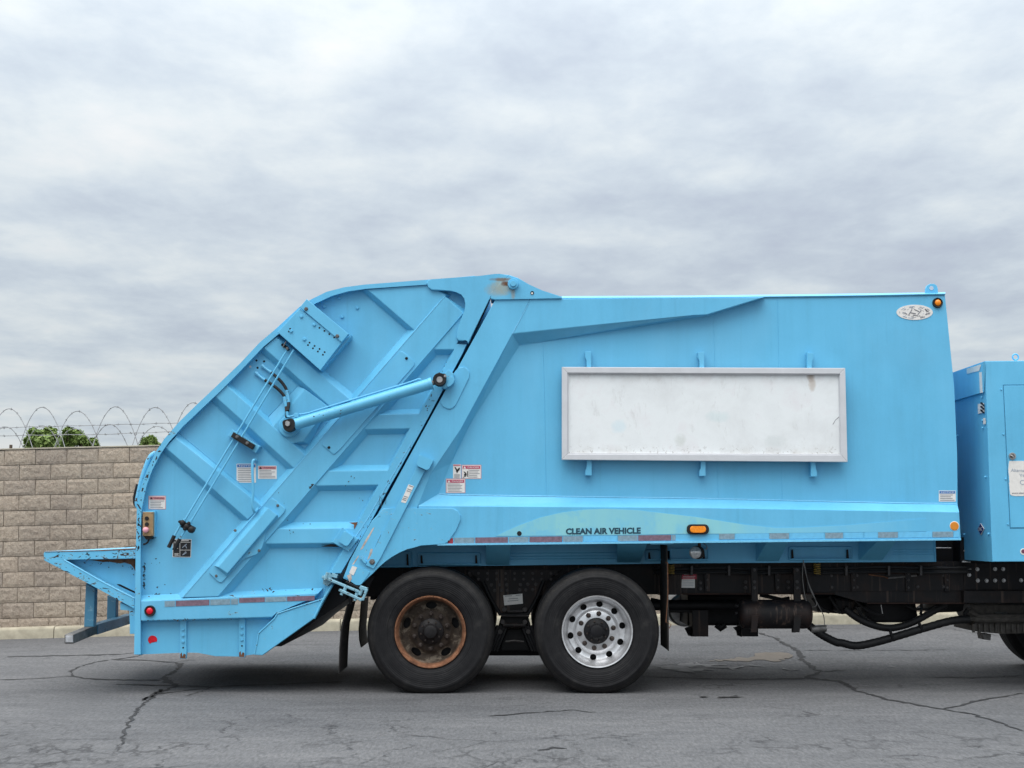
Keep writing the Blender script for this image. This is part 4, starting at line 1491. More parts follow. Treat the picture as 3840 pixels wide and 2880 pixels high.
# ribs between beam and the hinge-side column
loft('side_rib', V('C', (2045, 440), (2030, 560), (2012, 690), (1975, 762), (1765, 762)), DR, V('C', (2045, 430), (2035, 560), (2015, 690), (1945, 818), (1700, 818)), DT + .003, blue, gate)
for t0, t1, t2, t3, xl0, xr0, xl1, xr1 in ((88, 135, 270, 325, 1275, 1660, 1110, 1570), (600, 655, 790, 842, 800, 1378, 670, 1290), (1125, 1188, 1325, 1372, 330, 1100, 200, 945)):
    loft('side_rib', V('E', (xl0, t1), (xr0, t1 - 8), (xr1, t2 - 8), (xl1, t2)), DR, V('E', (xl0 + 50, t0), (xr0 + 20, t0 - 8), (xr1 - 20, t3 - 8), (xl1 - 40, t3)), DT + .003, blue, gate)
for a_ in ([(1640, 1106), (655, 2241)], [(1772, 1177), (858, 2237)], [(1735, 1176), (816, 2236)], [(1668, 1111), (686, 2240)]):
    ptube('weld_seam', a_, DT if a_[0][0] in (1640, 1772) else DB, .0034, weld if a_[0][0] in (1640, 1668) else blue, gate, 5)
for a_ in (V('A', (1235, 592), (2010, 1260)), V('A', (1405, 424), (2200, 1085)), [(786, 1501), (1088, 1773)], [(970, 1317), (1224, 1539)], V('C', (1120, 226), (1555, 602)), V('C', (525, 1100), (250, 1390))):
    ptube('weld_seam', a_, DT - .001, .0034, blue, gate, 5)
# column along the gap
col_l = [(1712, 1290), (1697, 1325), (1571, 1553), (1535, 1610), (1457, 1760), (1419, 1819), (1339, 1968), (1238, 2150)]
col_r = [(1750, 1292), (1734, 1325), (1612, 1553), (1580, 1612), (1495, 1765), (1463, 1820), (1378, 1980), (1278, 2150)]
loft('gap_column', col_l + col_r[::-1], DR - .002, [(x - 8, y) for x, y in col_l] + [(x + 3, y) for x, y in col_r[::-1]], DT + .003, blue_worn, gate)
ptube('weld_seam', V('E', (1590, 380), (1345, 800), (1180, 1090), (1060, 1270)), DR - .002, .004, weld, gate, 6)
ptube('seal_strip', [(1836, 1124), (1762, 1280)], 11.50, .008, black_rubber, gate, 6)

# bottom box beam
loft('bottom_beam', V('B', (1052, 748)) and [(528, 2254), (1193, 2225), (1172, 2244), (1034, 2297), (1020, 2314), (528, 2328)], DB - .004,
     [(532, 2231), (1213, 2204), (1190, 2240), (1040, 2300), (1022, 2322), (528, 2334)], DT + .003, blue_worn, gate)
tape('B', [1270, 1368, 1372, 1685, 1690, 1878, 1882, 1950], 748, 716, 1270, 2200, 52, [tape_silver, None, tape_red, None, tape_silver, None, tape_silver], gate, DB - .004)
tape('G', [-10, 230, 232, 430, 432, 690], 842, 820, 0, 700, 44, [tape_red, None, tape_silver, None, tape_red], gate, DB - .004)
# corner gusset at the hopper lip
prism('hopper_gusset', V('G', (770, 845), (500, 930), (345, 985), (315, 1030), (170, 1165), (160, 1240), (130, 1365), (205, 1370), (680, 1032), (850, 720), (800, 730)), DB - .012, DT + .02, blue_worn, gate, .005)
ptube('gusset_flange', V('G', (850, 722), (760, 870), (682, 1030)), DB - .014, .011, blue_worn, gate, 8)
ptube('gusset_flange', V('G', (770, 848), (500, 932), (345, 985), (318, 1030), (172, 1165), (160, 1240), (132, 1362)), DB - .014, .006, blue_chipped, gate, 8)
for xa, xb, y0, y1, bolts_ in ((1412, 1472, 925, 1280, (1010, 1065, 1122)), (1955, 2013, 910, 1267, (990, 1048, 1105))):
    st = prism('skirt_strap', V('B', (xa, y0), (xb, y0), (xb, y1 - 40), (xb - 5, y1), (xa, y1 - 2)), DT - .022, DT + .01, blue_worn, gate, .003)
    for yb in bolts_:
        bolt(*V('B', ((xa + xb) / 2, yb)), DT - .024, 4.6, blue, st)
    disc_part('strap_hole', *V('B', ((xa + xb) / 2, bolts_[-1] + 55)), DT - .023, 3.2, .001, dark_hole, st, 10)
    prism('strap_rust', V('B', (xa + 3, y1 - 45), (xa + 18, y1 - 60), (xa + 22, y1 - 20), (xa + 36, y1 - 50), (xb - 6, y1 - 40), (xb - 8, y1 - 4), (xa + 3, y1 - 6)), DT - .0232, DT - .02, rust, st, 0)
# dark hopper belly behind the gusset
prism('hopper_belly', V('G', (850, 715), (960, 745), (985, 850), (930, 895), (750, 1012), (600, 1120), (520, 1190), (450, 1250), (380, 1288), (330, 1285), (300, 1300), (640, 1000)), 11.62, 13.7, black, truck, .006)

# gusset cover with octagonal tube on the beam
cov = prism('tube_cover', rounded([(1010, 1874), (1024, 1868), (1070, 1906), (1067, 1919), (998, 1992), (991, 2027), (983, 2052), (967, 2076), (914, 2096), (906, 2105), (830, 2186), (818, 2180), (784, 2150), (788, 2135)], 5, 2), DB - .013, DB + .005, blue_worn, gate, .006)
loft('guide_tube', V('E', (262, 992), (345, 1058)) + V('B', (1850, 492), (1765, 432)), DB - .055, V('E', (225, 985), (352, 1082)) + V('B', (1842, 520), (1725, 420)), DB - .01, blue_worn, cov, .006)
for v in (V('B', (1922, 97)), V('E', (347, 973)), V('E', (175, 1388)), V('B', (1747, 515))):
    bolt(v[0], v[1], DB - .014, 4.2, grey_steel, cov)
slot = prism('slot_cover', rounded([(1497, 1322), (1508, 1315), (1556, 1358), (1551, 1372), (1276, 1683), (1252, 1706), (1206, 1667), (1215, 1650)], 7, 3), DB - .009, DB + .004, blue, gate, .006)
bolt(1524.5, 1344, DB - .009, 4.4, black, slot)
bolt(*V('E', (820, 438)), DB - .009, 4.4, black, slot)

# square socket on the hinge-side column
sock = prism('socket_plate', V('E', (942, 1172), (1092, 1280), (1002, 1397), (848, 1310)), DR - .03, DR + .01, blue_worn, gate, .004)
prism('socket_tube', rounded(V('E', (962, 1203), (1048, 1264), (985, 1352), (902, 1300)), 6), DR - .085, DR, blue, sock, .008)
prism('scuff', V('E', (1005, 1130), (1085, 1125), (1075, 1150), (1052, 1190), (1050, 1150)), DR - .006, DR, rust, gate, 0)
prism('scuff', V('E', (745, 1352), (830, 1330), (850, 1290), (862, 1330), (915, 1355)), DR + .012, DR + .03, black, gate, 0)

# ---- cover box with flap
D_BX = 11.33
cb = prism('cover_box', [(1124, 1157), (1284, 1281), (1201, 1389), (1040, 1245)], D_BX, DT, blue, truck, .005)
fl = prism('cover_flap', [(1150, 1121), (1307, 1252), (1281, 1283), (1124, 1152)], D_BX - .014, D_BX + .05, blue, cb, .004)
prism('box_side_lip', V('C', (945, 692), (1022, 628), (1018, 655), (760, 955), (740, 958)), D_BX + .05, DT, blue, cb, .003)
for v in (V('C', (610, 390)), V('C', (897, 640))):
    bolt(v[0], v[1], D_BX - .014, 6.0, grey_steel, fl)
for v in V('C', (567, 460), (685, 535), (472, 595), (595, 670)):
    bolt(v[0], v[1], D_BX, 6.0, blue, cb)
for v in V('C', (462, 573), (450, 597), (732, 564), (778, 592), (823, 622), (868, 652), (641, 700), (626, 722), (687, 730), (672, 752), (733, 758), (718, 781), (780, 787), (764, 811)):
    disc_part('drilled_hole', v[0], v[1], D_BX - .0005, 3.5, .001, dark_hole, cb, 10)
for v in V('C', (917, 290), (777, 370), (1083, 380), (943, 463)):
    bolt(v[0], v[1], DT, 6.4, blue, gate)
for v in V('C', (152, 865), (222, 873), (162, 932)):
    disc_part('drilled_hole', v[0], v[1], DT - .001, 4.2, .001, dark_hole, gate, 10)
disc_part('drilled_hole', *V('C', (95, 922)), DT - .001, 4.2, .001, plain('daylight_hole', (.6, .62, .65), .8, var=.05), gate, 10)
# linkage below the box
ptube('link_clevis', V('C', (385, 715), (430, 745), (450, 770)), 11.42, .012, black, cb, 8)
ptube('link_clevis', V('C', (425, 690), (395, 745)), 11.41, .006, grey_steel, cb, 6)
disc_part('link_nut', *V('C', (437, 755)), 11.40, 6, .02, grey_steel, cb, 8)

# ---- control rods, guide and levers
D_RD = 11.365
for a, b in ((V('C', (425, 780)), V('A', (1452, 1240))), (V('C', (497, 765)), V('A', (1512, 1245)))):
    ptube('control_rod', [a, b], D_RD, .0085, blue, truck, 8)
gd = prism('rod_guide_pad', V('A', (1895, 395), (2152, 550), (2110, 612), (1852, 452)), 11.40, DT, blue, truck, .005)
prism('rod_guide', V('A', (1905, 418), (2098, 535), (2075, 578), (1880, 462)), D_RD - .022, 11.41, black_rubber, gd, .004)
for v in V('A', (1938, 462), (2032, 520)):
    bolt(v[0], v[1], D_RD - .023, 5, grey_steel, gd)
pv = ptube('lever_pivot', V('A', (1420, 1262), (1470, 1285), (1545, 1325)), 11.40, .028, black_rubber, truck, 10)
for v, r in ((V('A', (1440, 1255)), 11), (V('A', (1480, 1290)), 12), (V('A', (1520, 1318)), 13), (V('A', (1418, 1245)), 6), (V('A', (1500, 1260)), 7), (V('A', (1462, 1310)), 7)):
    disc_part('pivot_boot', v[0], v[1], 11.375, r, .03, black_rubber, pv, 12, .01)
for a, b, c_ in ((V('A', (1430, 1255)), V('A', (1362, 1372)), V('A', (1308, 1482))), (V('A', (1490, 1275)), V('A', (1412, 1402)), V('A', (1358, 1508)))):
    lv = ptube('lever', [V('A', (0, 0)) and a, b, c_], D_RD, .009, blue_chipped, truck, 8)
    ptube('lever_grip', [b, c_], D_RD, .0165, black_rubber, lv, 10)
for v in V('A', (1460, 1215), (1518, 1225)):
    ptube('rod_clevis', [v, (v[0] - 6, v[1] + 18)], D_RD, .013, blue_worn, pv, 8)

# ---- lift cylinder with hoses
D_CY = 11.30
cyl = ptube('lift_cylinder', V('C', (505, 1455), (1762, 1077)), D_CY, .0480, blue, truck, 24)
ptube('cylinder_gland', V('C', (1745, 1082), (1772, 1074)), D_CY, .0515, blue, cyl, 24)
ptube('cylinder_rod', V('C', (1765, 1077), (1800, 1062)), D_CY, .022, grey_steel, cyl, 14)
disc_part('pivot_base', *V('C', (455, 1475)), DR - .004, 40, .02, blue, cyl, 32)
disc_part('pivot_boss', *V('C', (455, 1470)), DR - .02, 26, .05, blue, cyl, 28)
prism('pivot_block', rounded(V('C', (385, 1420), (480, 1392), (508, 1430), (500, 1500), (440, 1525), (405, 1505)), 9), D_CY - .055, D_CY + .045, black_rubber, cyl, .008)
disc_part('pivot_pin', *V('C', (440, 1450)), D_CY - .058, 9, .012, steel, cyl, 14)
prism('pivot_shine', rounded(V('C', (410, 1440), (430, 1418), (462, 1432), (455, 1440), (430, 1432)), 4), D_CY - .060, D_CY - .05, steel, cyl, .001)
ec = P(*V('C', (1840, 1042)), D_CY)
er = 62 * .40687 * D_CY / FPX
lathe('rod_eye', [(er * .5, -.03), (er * .9, -.032), (er, -.02), (er, .045), (er * .5, .045)], ec, black_rubber, cyl, 28, True)
disc_part('rod_pin', *V('C', (1840, 1042)), D_CY - .02, 12, .014, steel, cyl, 20)
prism('eye_keeper', rounded(V('C', (1835, 985), (1895, 985), (1903, 1030), (1885, 1085), (1850, 1100), (1880, 1040)), 5), D_CY - .02, D_CY + .02, black_rubber, cyl, .003)
bolt(*V('C', (1888, 1010)), D_CY - .022, 5, steel, cyl)
br = prism('cylinder_bracket', V('C', (1870, 1000), (1920, 945), (1970, 985), (1968, 1020), (1915, 1110), (1885, 1125), (1850, 1105)), D_CY + .03, DF + .02, blue_worn, truck, .005)
prism('bracket_tab', rounded(V('C', (1945, 1010), (1975, 1020), (1975, 1060), (1935, 1105), (1905, 1105), (1905, 1085)), 5), D_CY + .015, DF, blue_worn, br, .004)
# base fittings and hydraulic line
ptube('feed_pipe', V('C', (440, 1385), (470, 1380), (510, 1368), (560, 1360), (640, 1345), (800, 1295), (1100, 1205), (1500, 1085), (1600, 1052), (1640, 1038), (1670, 1040)), D_CY + .03, .0075, blue, cyl, 8, 3)
pbox('feed_elbow', *V('C', (498, 1348)), *V('C', (540, 1390)), D_CY - .01, D_CY + .04, blue, cyl)
for a in ([(200, 910), (240, 940), (290, 975), (380, 1060), (430, 1140), (448, 1250), (440, 1330)], [(140, 975), (190, 1015), (230, 1045), (340, 1120), (410, 1200), (425, 1290), (430, 1385)]):
    w_ = [V('C', p) for p in a]
    h = ptube('hydraulic_hose', w_[2:], [DT - .03, DT - .05, DT - .06, DT - .07, D_CY + .04], .013, black_rubber, truck, 10, 5)
    ptube('hose_fitting', w_[:3], [DT - .012, DT - .02, DT - .03], .0125, blue, h, 8)
    ptube('hose_fitting', [w_[0], ((w_[0][0] + w_[1][0]) / 2, (w_[0][1] + w_[1][1]) / 2)], DT - .014, .017, blue, h, 6)
    ptube('hose_sleeve', [w_[4], w_[5]], [DT - .06, DT - .07], .0155, blue_scraped, h, 8)
ptube('hose_elbow', V('C', (432, 1335), (435, 1375), (455, 1388)), D_CY + .04, .012, blue, cyl, 8)

# ---- grab handle, control station, lamps
ptube('grab_handle', V('E', (155, 566), (130, 552), (115, 585), (116, 700), (122, 850), (112, 940), (122, 1005), (140, 1030), (165, 1000)), [DT, 11.36, 11.345, 11.34, 11.34, 11.34, 11.345, 11.37, DB], .0115, blue_worn, truck, 10, 4)
st = pbox('control_station', 535, 1920, 574, 2010, 11.39, DT, tan_box, truck, .004)
prism('station_back', [(533, 1917), (582, 1917), (580, 2013), (540, 2013)], 11.43, DT, blue, st, .003)
prism('station_base', [(537, 2009), (573, 2009), (566, 2022), (548, 2024)], 11.41, DT, black_rubber, st, .003)
disc_part('push_button', 551, 1944, 11.39, 7.5, .012, black_rubber, st, 16)
disc_part('push_button', 551, 1966, 11.39, 7.5, .012, black_rubber, st, 16)
disc_part('stop_button', 548.5, 1987, 11.39, 10.5, .03, pink, st, 20, .008)
for x, y in ((539, 1924), (570, 1924), (539, 2006), (570, 2006)):
    bolt(x, y, 11.39, 1.6, grey_steel, st, 'screw')
ptube('station_cable', V('A', (1130, 1400), (1110, 1440), (1075, 1455)), 11.44, .008, black_rubber, st, 8, 3)
marker(*V('B', (1138, 838)), 20.5, DB - .006, red_lens, 'tail_light')
prism('torn_reflector', [V('B', (1160 + 42 * math.cos(R(a)), 1105 + 40 * math.sin(R(a)))) for a in range(120, 390, 12)] + V('B', (1190, 1122), (1150, 1130)), DT - .004, DT + .001, red_lens, truck, 0)

# ---- rear sill platform of the hopper
D_PL = 11.44
sill = prism('hopper_sill', V('B', (165, 290), (1008, 268), (1008, 356), (340, 366), (230, 380), (160, 372), (155, 310)), D_PL, FAR - .02, blue_scraped, truck, .006)
prism('sill_rust_edge', V('B', (165, 291), (700, 276), (1008, 262), (1008, 270), (700, 284), (166, 297)), D_PL - .003, FAR, rust, sill, .001)
prism('sill_strut', V('B', (160, 372), (345, 366), (700, 570), (995, 722), (995, 822), (820, 722), (540, 570)), D_PL, D_PL + .07, blue_chipped, sill, .005)
ptube('strut_edge', V('B', (345, 368), (700, 572), (996, 724)), D_PL + .004, .008, blue, sill, 6)
webm = paint('sill_web_paint', chips=.0, chip_scale=8)
prism('sill_web', V('B', (300, 360), (1010, 350), (1010, 760), (700, 600)), D_PL + .09, D_PL + .12, webm, sill, 0)
prism('web_bare_patch', V('B', (560, 366), (1000, 358), (1000, 470), (985, 440), (960, 410), (900, 392), (860, 400), (760, 384), (700, 388), (640, 376)), D_PL + .087, D_PL + .09, rust, sill, 0)
prism('web_bare_patch', V('B', (830, 590), (860, 592), (1000, 660), (1000, 676), (850, 606)), D_PL + .087, D_PL + .09, black, sill, 0)
prism('under_sill', V('B', (860, 760), (1000, 820), (1000, 1050), (950, 1050), (950, 830), (862, 828)), D_PL + .03, FAR - .1, blue_worn, sill, .004)
chips('paint_flakes', V('B', (165, 320), (420, 315), (700, 310), (1000, 300)), D_PL - .001, 30, 2.2, 9, chip_mat, sill, 83, 7)
chips('paint_flakes', V('B', (200, 380), (520, 540), (860, 740), (990, 800)), D_PL - .001, 16, 1.8, 9, chip_mat, sill, 84, 8)
chips('paint_flakes', V('B', (420, 385), (700, 400), (980, 430), (980, 520)), D_PL + .089, 24, 2.6, 6, chip_mat, sill, 85, 2)
# step frame below
prism('step_post', V('B', (545, 585), (628, 630), (615, 985), (527, 985)), D_PL + .12, D_PL + .2, blue_dull, sill, .006)
pf = prism('step_post', V('B', (742, 695), (825, 735), (820, 905), (738, 915)), 12.9, 12.98, blue_dull, sill, .006)


def bar(name, a, Da, b, Db, w_, h, mat, parent):
    """square bar between two measured points"""
    p, q = P(a[0], a[1], Da), P(b[0], b[1], Db)
    d = (q - p).normalized()
    s = d.cross(Vector((0, 0, 1))).normalized()
    u = s.cross(d)
    bm = bmesh.new()
    r = []
    for e in (p, q):
        r.append([bm.verts.new(e + s * w_ * i + u * h * j) for i, j in ((-.5, -.5), (.5, -.5), (.5, .5), (-.5, .5))])
    for i in range(4):
        bm.faces.new((r[0][i], r[0][(i + 1) % 4], r[1][(i + 1) % 4], r[1][i]))
    bm.faces.new(r[0][::-1])
    bm.faces.new(r[1])
    bmesh.ops.bevel(bm, geom=list(bm.edges), offset=.004, segments=1, affect='EDGES')
    return obj(name, bm, mat, parent)


tread = bar('step_tube', V('B', (390, 1098)), 11.25, V('B', (620, 1005)), 11.9, .075, .075, grey_steel, sill)
bar('step_tube', V('B', (610, 1010)), 11.87, V('B', (955, 905)), 13.4, .085, .085, blue_dull, sill)
prism('tube_end_cap', V('B', (357, 1066), (424, 1066), (424, 1128), (357, 1128)), 11.237, 11.25, plain('bare_cap', (.40, .41, .43), .5, .2, var=.25, scale=40), tread, .003)

# ---- latch between tailgate and body
latch_paint = paint('battered_pale_paint', chips=.05, chip_scale=22, base=(.20, .40, .50))
lat = bar('latch_arm', V('G', (758, 645)), 11.36, V('G', (1105, 785)), 11.36, .05, .022, latch_paint, truck)
bar('latch_link', V('G', (915, 765)), 11.34, V('G', (1125, 862)), 11.34, .05, .022, latch_paint, lat)
bar('latch_link', V('G', (1105, 740)), 11.35, V('G', (1175, 765)), 11.35, .05, .03, latch_paint, lat)
bar('latch_link', V('G', (1170, 760)), 11.345, V('G', (1130, 865)), 11.345, .05, .022, latch_paint, lat)
bar('latch_link', V('G', (975, 690)), 11.37, V('G', (1150, 775)), 11.37, .05, .016, black, lat)
for v, L_ in (((800, 640), 70), ((965, 770), 60), ((1070, 830), 70), ((1115, 790), 50), ((945, 795), 36)):
    a, b = V('G', (v[0] + 8, v[1] - L_ / 2)), V('G', (v[0] - 12, v[1] + L_ / 2))
    ptube('latch_bolt', [a, b], 11.335, .014, latch_paint, lat, 8)
prism('latch_pad', V('G', (765, 640), (825, 605), (850, 650), (845, 700), (800, 735), (765, 710)), 11.39, DT, latch_paint, lat, .004)
prism('latch_pad', V('G', (850, 610), (900, 630), (890, 660), (835, 645)), 11.38, DT, latch_paint, lat, .003)
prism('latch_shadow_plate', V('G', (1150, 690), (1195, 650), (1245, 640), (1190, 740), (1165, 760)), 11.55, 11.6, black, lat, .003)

# ---- understructure of the body (set back below the rail)
D_SF = 12.02
sub = prism('body_sill', [(1424, 2036), (3505, 2018), (3505, 2107), (2600, 2112), (1424, 2127)], D_SF, 13.35, blue, truck, .004)
for v in ([V('K', (1060, 190)), V('K', (1060, 190))],):
    pass


def wedge(near, low, far, mat):
    bm = bmesh.new()
    (a0, a1), (b0, b1), (c0, c1) = near, low, far
    l = [bm.verts.new(P(a0[0], a0[1], 11.56)), bm.verts.new(P(b0[0], b0[1], D_SF - .01)), bm.verts.new(P(c0[0], c0[1], D_SF - .01))]
    r = [bm.verts.new(P(a1[0], a1[1], 11.56)), bm.verts.new(P(b1[0], b1[1], D_SF - .01)), bm.verts.new(P(c1[0], c1[1], D_SF - .01))]
    bm.faces.new(l)
    bm.faces.new(r[::-1])
    for i in range(3):
        j = (i + 1) % 3
        bm.faces.new((l[i], r[i], r[j], l[j]))
    obj('outrigger', bm, mat, sub)


for view, n0, n1, l0, l1, yt, yl in (('J', 300, 530, 305, 512, 95, 292), ('J', 1510, 1790, 1512, 1722, 90, 268), ('K', 935, 1130, 825, 1032, 185, 380), ('L', 600, 800, 362, 622, 210, 450)):
    wedge(V(view, (n0, yt), (n1, yt)), V(view, (l0, yl), (l1, yl)), V(view, (l0, yt), (l1, yt)), blue)
prism('rail_underside', [(1424, 2040), (3600, 2019), (3600, 2024), (1424, 2045)], 11.52, D_SF, blue, sub, 0)
for pl in (V('E', (1640, 1410), (2212, 1405), (2212, 1520), (1640, 1530)), V('J', (1775, 155), (2000, 140), (2000, 250), (1775, 262)),
           V('K', (-60, 265), (380, 262), (385, 372), (-60, 376)), V('K', (1128, 252), (1705, 250), (1712, 368), (1135, 370)), V('E', (1270, 1400), (1580, 1395), (1580, 1540), (1270, 1545))):
    x0, x1 = pl[0][0], pl[1][0]
    y0, y1 = pl[0][1], pl[2][1]
    pk = prism('access_pocket', rounded([(x0, y0), (x1, y0), (x1, y1), (x0, y1)], 6, 3), D_SF - .006, D_SF + .01, blue, sub, .003)
    ptube('pocket_rim', rounded([(x0, y0), (x1, y0), (x1, y1), (x0, y1)], 6, 3) + [(x0, y0 + 6)], D_SF - .01, .006, blue, pk, 5)
    prism('pocket_lip', [(x0 + 5, y1 - 5), (x1 + 3, y1 - 5), (x1 + 3, y1), (x0 + 5, y1)], D_SF - .05, D_SF, blue, pk, .002)
    for xx in (x0 + 10, x1 - 18):
        prism('pocket_rib', [(xx, y0 + 10), (xx + 5, y0 + 8), (xx + 8, y1 - 6), (xx, y1 - 6)], D_SF - .03, D_SF, black, pk, .002)
for y in (J_ for J_ in (185, 215, 238)):
    ptube('fold_line', V('J', (520, y), (1505, y - 8)), D_SF, .004, blue, sub, 4)
for y in (330, 360, 385):
    ptube('fold_line', V('L', (740, y), (1200, y)), D_SF, .003, blue, sub, 4)
ptube('sill_end', V('L', (1208, 225), (1216, 468)), D_SF, .01, blue, sub, 6)

# ---- chassis
browny = plain('rusty_brown_steel', (.028, .015, .012), .7, var=.5, scale=10, spec=.2)
D_FR = 12.16
frame = prism('chassis_rail', [(1330, 2118), (1430, 2128), (2600, 2114), (3505, 2106), (3860, 2104), (4700, 2100), (4700, 2262), (3615, 2263), (3253, 2263), (3210, 2253), (3131, 2227), (2600, 2228), (1430, 2236), (1330, 2240)], D_FR, D_FR + .09, frame_mat, truck, .006)
far_rail = prism('chassis_rail', [(1500, 2115), (3480, 2104), (4700, 2100), (4700, 2230), (3131, 2206), (1500, 2210)], 13.05, 13.14, frame_mat, truck, .006)
prism('rail_top_flange', [(1430, 2117), (3505, 2104), (3505, 2110), (1430, 2124)], D_FR - .05, D_FR, frame_mat, frame, .002)
prism('rail_bottom_flange', [(3253, 2260), (3620, 2260), (3620, 2265), (3253, 2265)], D_FR - .03, D_FR, browny, frame, .001)
prism('rail_bottom_flange', [(2560, 2225), (3131, 2224), (3131, 2229), (2560, 2230)], D_FR - .03, D_FR, browny, frame, .001)
prism('splice_plate', V('L', (0, 478), (1320, 478), (1400, 520), (1510, 760), (1510, 790), (1380, 790), (0, 800)), D_FR - .012, D_FR, frame_mat, frame, .003)
prism('rust_band', V('L', (440, 500), (990, 490), (1020, 610), (700, 605), (470, 615)), D_FR - .0145, D_FR - .01, browny, frame, 0)
ptube('gash', V('L', (690, 652), (1010, 622)), D_FR - .016, .008, grey_steel, frame, 6)
ptube('gash', V('L', (470, 612), (640, 635), (690, 655)), D_FR - .016, .006, rust, frame, 6)
rb = []
rb += V('J', (160, 382), (243, 382), (320, 378), (398, 378), (708, 374), (788, 374), (866, 370), (945, 372), (320, 425), (400, 425), (708, 420), (788, 418))
rb += V('K', (228, 475), (303, 470), (310, 577), (310, 632), (728, 572), (728, 625), (1122, 570), (1122, 625), (1330, 450), (1437, 450), (1335, 560), (1437, 560), (1520, 458), (1515, 512), (1520, 620), (1750, 458), (1750, 510), (1752, 620))
rb += V('L', (1010, 556), (1300, 550), (1310, 620), (1310, 748), (1020, 748))
for v in rb:
    bolt(v[0], v[1], D_FR - .014, 5.2, rivet_mat, frame, 'rivet', 8)
for v in V('L', (1598, 552), (1690, 552), (1888, 550), (1978, 550), (1598, 615), (1695, 678), (1793, 680), (1888, 678), (1985, 678), (2180, 676)):
    bolt(v[0], v[1], D_FR - .014, 5.5, steel, frame, 'rivet', 8)
prism('front_hanger', V('L', (1540, 480), (2600, 480), (2600, 785), (1540, 785)), D_FR - .01, D_FR + .05, frame_mat, frame, .004)
prism('front_hanger', V('L', (1540, 795), (2600, 795), (2600, 930), (1540, 930)), D_FR - .08, D_FR + .05, frame_mat, frame, .004)
# black stack behind the gap below the body's front end
prism('gap_bulkhead', V('L', (1216, 225), (1560, 215), (1560, 480), (1216, 480)), 12.3, 13.2, black, truck, .004)
bh = prism('cabinet_skirt', V('L', (1500, 195), (1850, 190), (1850, 470), (1500, 470)), 12.1, 12.5, black, truck, .004)
for v in V('L', (1708, 236), (1730, 236), (1752, 236), (1780, 236), (1805, 236), (1714, 384), (1735, 384), (1760, 384), (1790, 384), (1815, 384), (1560, 254), (1588, 254), (1545, 345), (1575, 345)):
    bolt(v[0], v[1], 12.098, 3, steel, bh, 'rivet', 8)
ptube('skirt_bracket', V('L', (1225, 312), (1395, 314)), 12.2, .006, steel, bh, 6)
prism('skirt_bracket', V('L', (1565, 385), (1590, 385), (1600, 445), (1570, 440)), 12.08, 12.1, grey_steel, bh, .002)
ptube('skirt_bracket', V('L', (1515, 468), (1610, 468)), 12.05, .008, steel, bh, 6)

# suspension between the wheels
sus = prism('suspension_hanger', V('J', (110, 330), (1000, 330), (860, 430), (720, 680), (700, 745), (430, 745), (400, 680), (250, 430)), D_FR - .06, D_FR + .1, frame_mat, truck, .006)
for v in V('J', (350, 475), (425, 475), (493, 475), (618, 472), (686, 470), (760, 470), (380, 527), (443, 527), (497, 527), (612, 522), (668, 522), (732, 520)):
    bolt(v[0], v[1], D_FR - .062, 5, rivet_mat, sus, 'rivet', 8)
for a in (V('J', (270, 440), (340, 590), (430, 745), (560, 752)), V('J', (835, 430), (770, 590), (690, 740), (560, 752))):
    ptube('hanger_edge', a, D_FR - .075, .016, black, sus, 6)
for s in (-1, 1):
    for k in range(4):
        cx = 565 + s * (70 + k * 26)
        ptube('leaf_spring', V('J', (cx - s * 0, 850), (cx + s * 95, 1085)), D_FR - .05 - .01 * k, .02, black, sus, 6)
prism('saddle', V('J', (440, 765), (690, 765), (720, 880), (620, 870), (500, 870), (410, 880)), D_FR - .04, D_FR + .2, black, sus, .006)
ptube('torque_rod', V('J', (460, 848), (665, 848)), D_FR - .07, .022, frame_mat, sus, 8)
prism('axle_beam', V('J', (330, 1000), (800, 1000), (800, 1128), (330, 1128)), D_FR + .2, 13.2, black, sus, .01)
prism('saddle_plate', V('J', (470, 880), (640, 880), (710, 1085), (430, 1085)), D_FR + .0, D_FR + .18, black, sus, .01)
stk = prism('frame_sticker', V('J', (460, 572), (636, 556), (642, 648), (470, 664)), D_FR - .064, D_FR - .06, white_decal, truck, 0)
for a, b in (((475, 580), (540, 575)), ((575, 572), (625, 567)), ((510, 605), (595, 598)), ((500, 625), (600, 617))):
    ptube('sticker_print', V('J', a, b), D_FR - .064, .0025, grey_print, stk, 4)
rst = prism('red_sticker', V('K', (147, 492), (275, 490), (275, 545), (135, 547)), D_FR - .004, D_FR, plain('red_label', (.36, .02, .05), .5, var=.2, scale=50), truck, 0)
prism('sticker_lower', V('K', (133, 547), (260, 545), (260, 626), (133, 624)), D_FR - .004, D_FR, white_decal, rst, 0)
for y, a, b in ((505, 160, 240), (520, 150, 262), (534, 150, 255)):
    ptube('sticker_print', V('K', (a, y), (b, y)), D_FR - .0045, .002, white_decal, rst, 4)
for y in (560, 575, 590, 605):
    ptube('sticker_print', V('K', (142, y), (250, y)), D_FR - .0045, .0015, faint_print, rst, 4)

for x_, y_ in V('J', (455, 815), (660, 815), (470, 700), (660, 700), (430, 905), (690, 905)):
    disc_part('saddle_bolt', x_, y_, D_FR - .06, 9, .03, rivet_mat, sus, 10)
for a_ in (V('J', (480, 1000), (560, 990), (650, 1000)), V('J', (500, 720), (640, 720)), V('J', (440, 760), (700, 762))):
    ptube('saddle_edge', a_, D_FR - .08, .010, rivet_mat, sus, 6)
